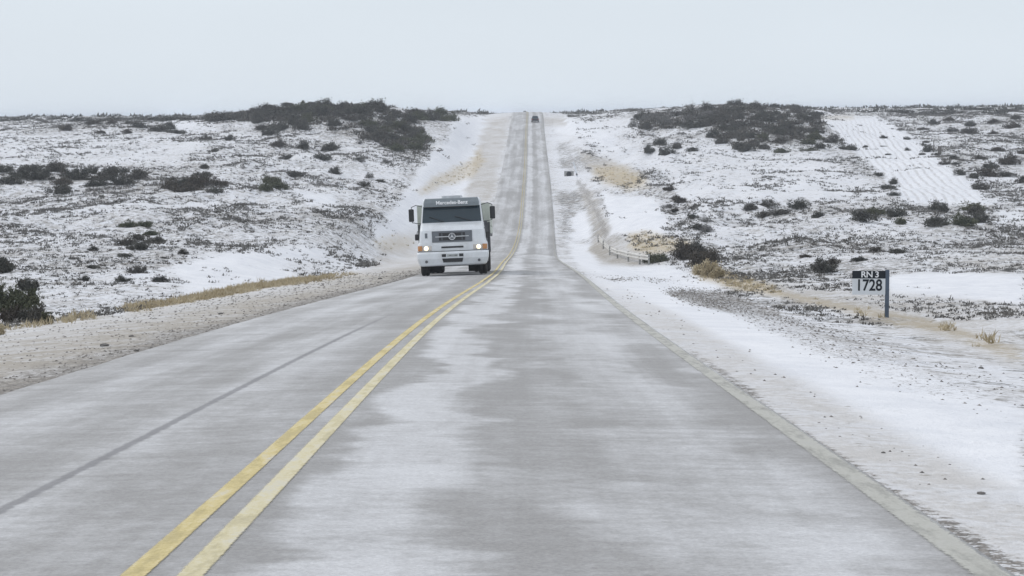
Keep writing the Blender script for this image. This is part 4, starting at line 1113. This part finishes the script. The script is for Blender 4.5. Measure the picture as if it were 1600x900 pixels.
tufts('mound_thicket', np.array(tt), np.array(ts), 34, .30, M_SHRUB, .4, 'dark low thicket filling in between the mound shrubs', 'thicket')
# far plain: low brush out to the horizon
X, Y = scatter(16000, 430, 2600, .34, 1.3)
Z = ground(X, Y); ok = np.abs(X - roadX(Y)) > 9
tufts('distant_brush', np.stack([X, Y, Z], 1)[ok], RNG.uniform(.8, 2.4, ok.sum()), 14, .35, M_SHRUB, .3, 'dark brush covering the far plain up to the horizon', 'brush')
# dry grass
X, Y = scatter(120000, 20, 330, .30, 1.05)
X2 = roadX(np.linspace(30, 95, 9000)) - RNG.uniform(6.5, 9.5, 9000)
X = np.concatenate([X, X2]); Y = np.concatenate([Y, np.linspace(30, 95, 9000)])
Z = ground(X, Y); C = cover(X, Y, Z)
keep = (RNG.uniform(0, 1, len(X)) < C['dry'] ** 1.8 * .5) & (C['dry'] > .12) & (np.abs(C['lat']) > 3.6)
pp = np.stack([X, Y, Z], 1)[keep]
tufts('dry_grass', pp, RNG.uniform(.10, .24, len(pp)), 16, .7, M_STRAW, 1.0, 'straw-coloured dry grass along the verges and banks', 'grass', wid=.09)
# pebbles
X, Y = scatter(260000, 8, 95, .32, .9)
Z = ground(X, Y); C = cover(X, Y, Z)
nearw = np.where((C['lat'] > 0) & (C['lat'] < 6) & (Y < 40), .35, np.where(C['lat'] < 0, .6, 1))
keep = (RNG.uniform(0, 1, len(X)) < np.clip(C['gravel'], 0, 1) ** 1.3 * .40 * nearw) & ((C['lat'] > 3.36) | (C['lat'] < -3.1))
pp = np.stack([X, Y, Z], 1)[keep]; n = len(pp)
S = RNG.uniform(.005, .020, n) * (1 + (RNG.uniform(0, 1, n) > .985) * .8) * np.clip(.6 + pp[:, 1] / 45, .7, 2.4)
oct_ = np.array([(1, 0, 0), (0, 1, 0), (-1, 0, 0), (0, -1, 0), (0, 0, .7), (0, 0, -.7)])
fo = np.array([(0, 1, 4), (1, 2, 4), (2, 3, 4), (3, 0, 4), (1, 0, 5), (2, 1, 5), (3, 2, 5), (0, 3, 5)])
V = pp[:, None, :] + oct_[None] * S[:, None, None] * RNG.uniform(.6, 1.3, (n, 6, 1))
T = (fo[None] + (np.arange(n) * 6)[:, None, None]).reshape(-1, 3)
pm = NT('pebbles'); ps = pm.n('NewGeometry').outputs['Position']; pn_ = pm.noise(ps, 6, 4, .8)
pm.set(Base_Color=pm.mix(pm.map(pn_, .35, .65), (.10, .095, .09), (.32, .30, .28)), Roughness=.9)
o = bpy.data.objects.new('gravel', tri_mesh('gravel', V.reshape(-1, 3), T, pm.m)); COL.objects.link(o)
tag(o, 'grey and brown pebbles poking through snow on the verges', 'gravel', kind='stuff')

# ------------------------------------------------------------------ single stones and clods
def stone(px_, py_, wpx, label, hk=.55):
    p_ = hit(px_, py_); s = F / p_[1]; w = wpx / s
    b = MB(); rings = []; rr = random.Random(int(px_ * 7 + py_))
    for i in range(1, 7):
        th = math.pi * i / 7; rings.append([(math.sin(th) * math.cos(2 * math.pi * j / 10) * w / 2 * rr.uniform(.8, 1.15), math.sin(th) * math.sin(2 * math.pi * j / 10) * w / 2 * rr.uniform(.8, 1.15), math.cos(th) * w / 2 * hk * rr.uniform(.85, 1.1)) for j in range(10)])
    o = b.loft(rings).build('stone', M_STONE, loc=(p_[0], p_[1], p_[2] + w * .1))
    tag(o, label, 'stone', 'loose stones on the verges')
stone(1533, 576, 9, 'dark round stone on the snow below the sign')
stone(1533, 772, 15, 'flat dark stone lying on smooth snow near the right edge', .3)
stone(1380, 708, 7, 'small black stone at the edge of the right verge')
stone(163, 541, 15, 'flat dark clod on the left verge, nearest the left edge', .4)
stone(213, 549, 9, 'dark stone on the left verge, left one of a close pair')
stone(221, 554, 8, 'dark stone on the left verge, right one of a close pair')
stone(205, 526, 9, 'small grey stone on the left verge above the close pair', .4)
stone(345, 491, 8, 'dark stone on the left verge, farthest up the road')
stone(594, 436, 7, 'dark clod at the pavement edge left of the truck')

# ------------------------------------------------------------------ winter haze
z0 = float(ZZ.min()) - 1.0; z1 = max(float(ZZ.max()) + 4.0, 12.0)
hz = MB().box(float(XX.min()) - 5, float(XX.max()) + 5, float(YY.min()) - 5, float(YY.max()) + 5, z0, z1)
hm = bpy.data.materials.new('haze'); hm.use_nodes = True; ht = hm.node_tree; ht.nodes.clear()
ho = ht.nodes.new('ShaderNodeOutputMaterial'); hv = ht.nodes.new('ShaderNodeVolumePrincipled')
hv.inputs['Color'].default_value = (.86, .92, 1.0, 1); hv.inputs['Density'].default_value = HAZE
ht.links.new(hv.outputs[0], ho.inputs['Volume'])
print('HAZE box z', z0, z1)
tag(hz.build('haze', hm), kind='stuff')
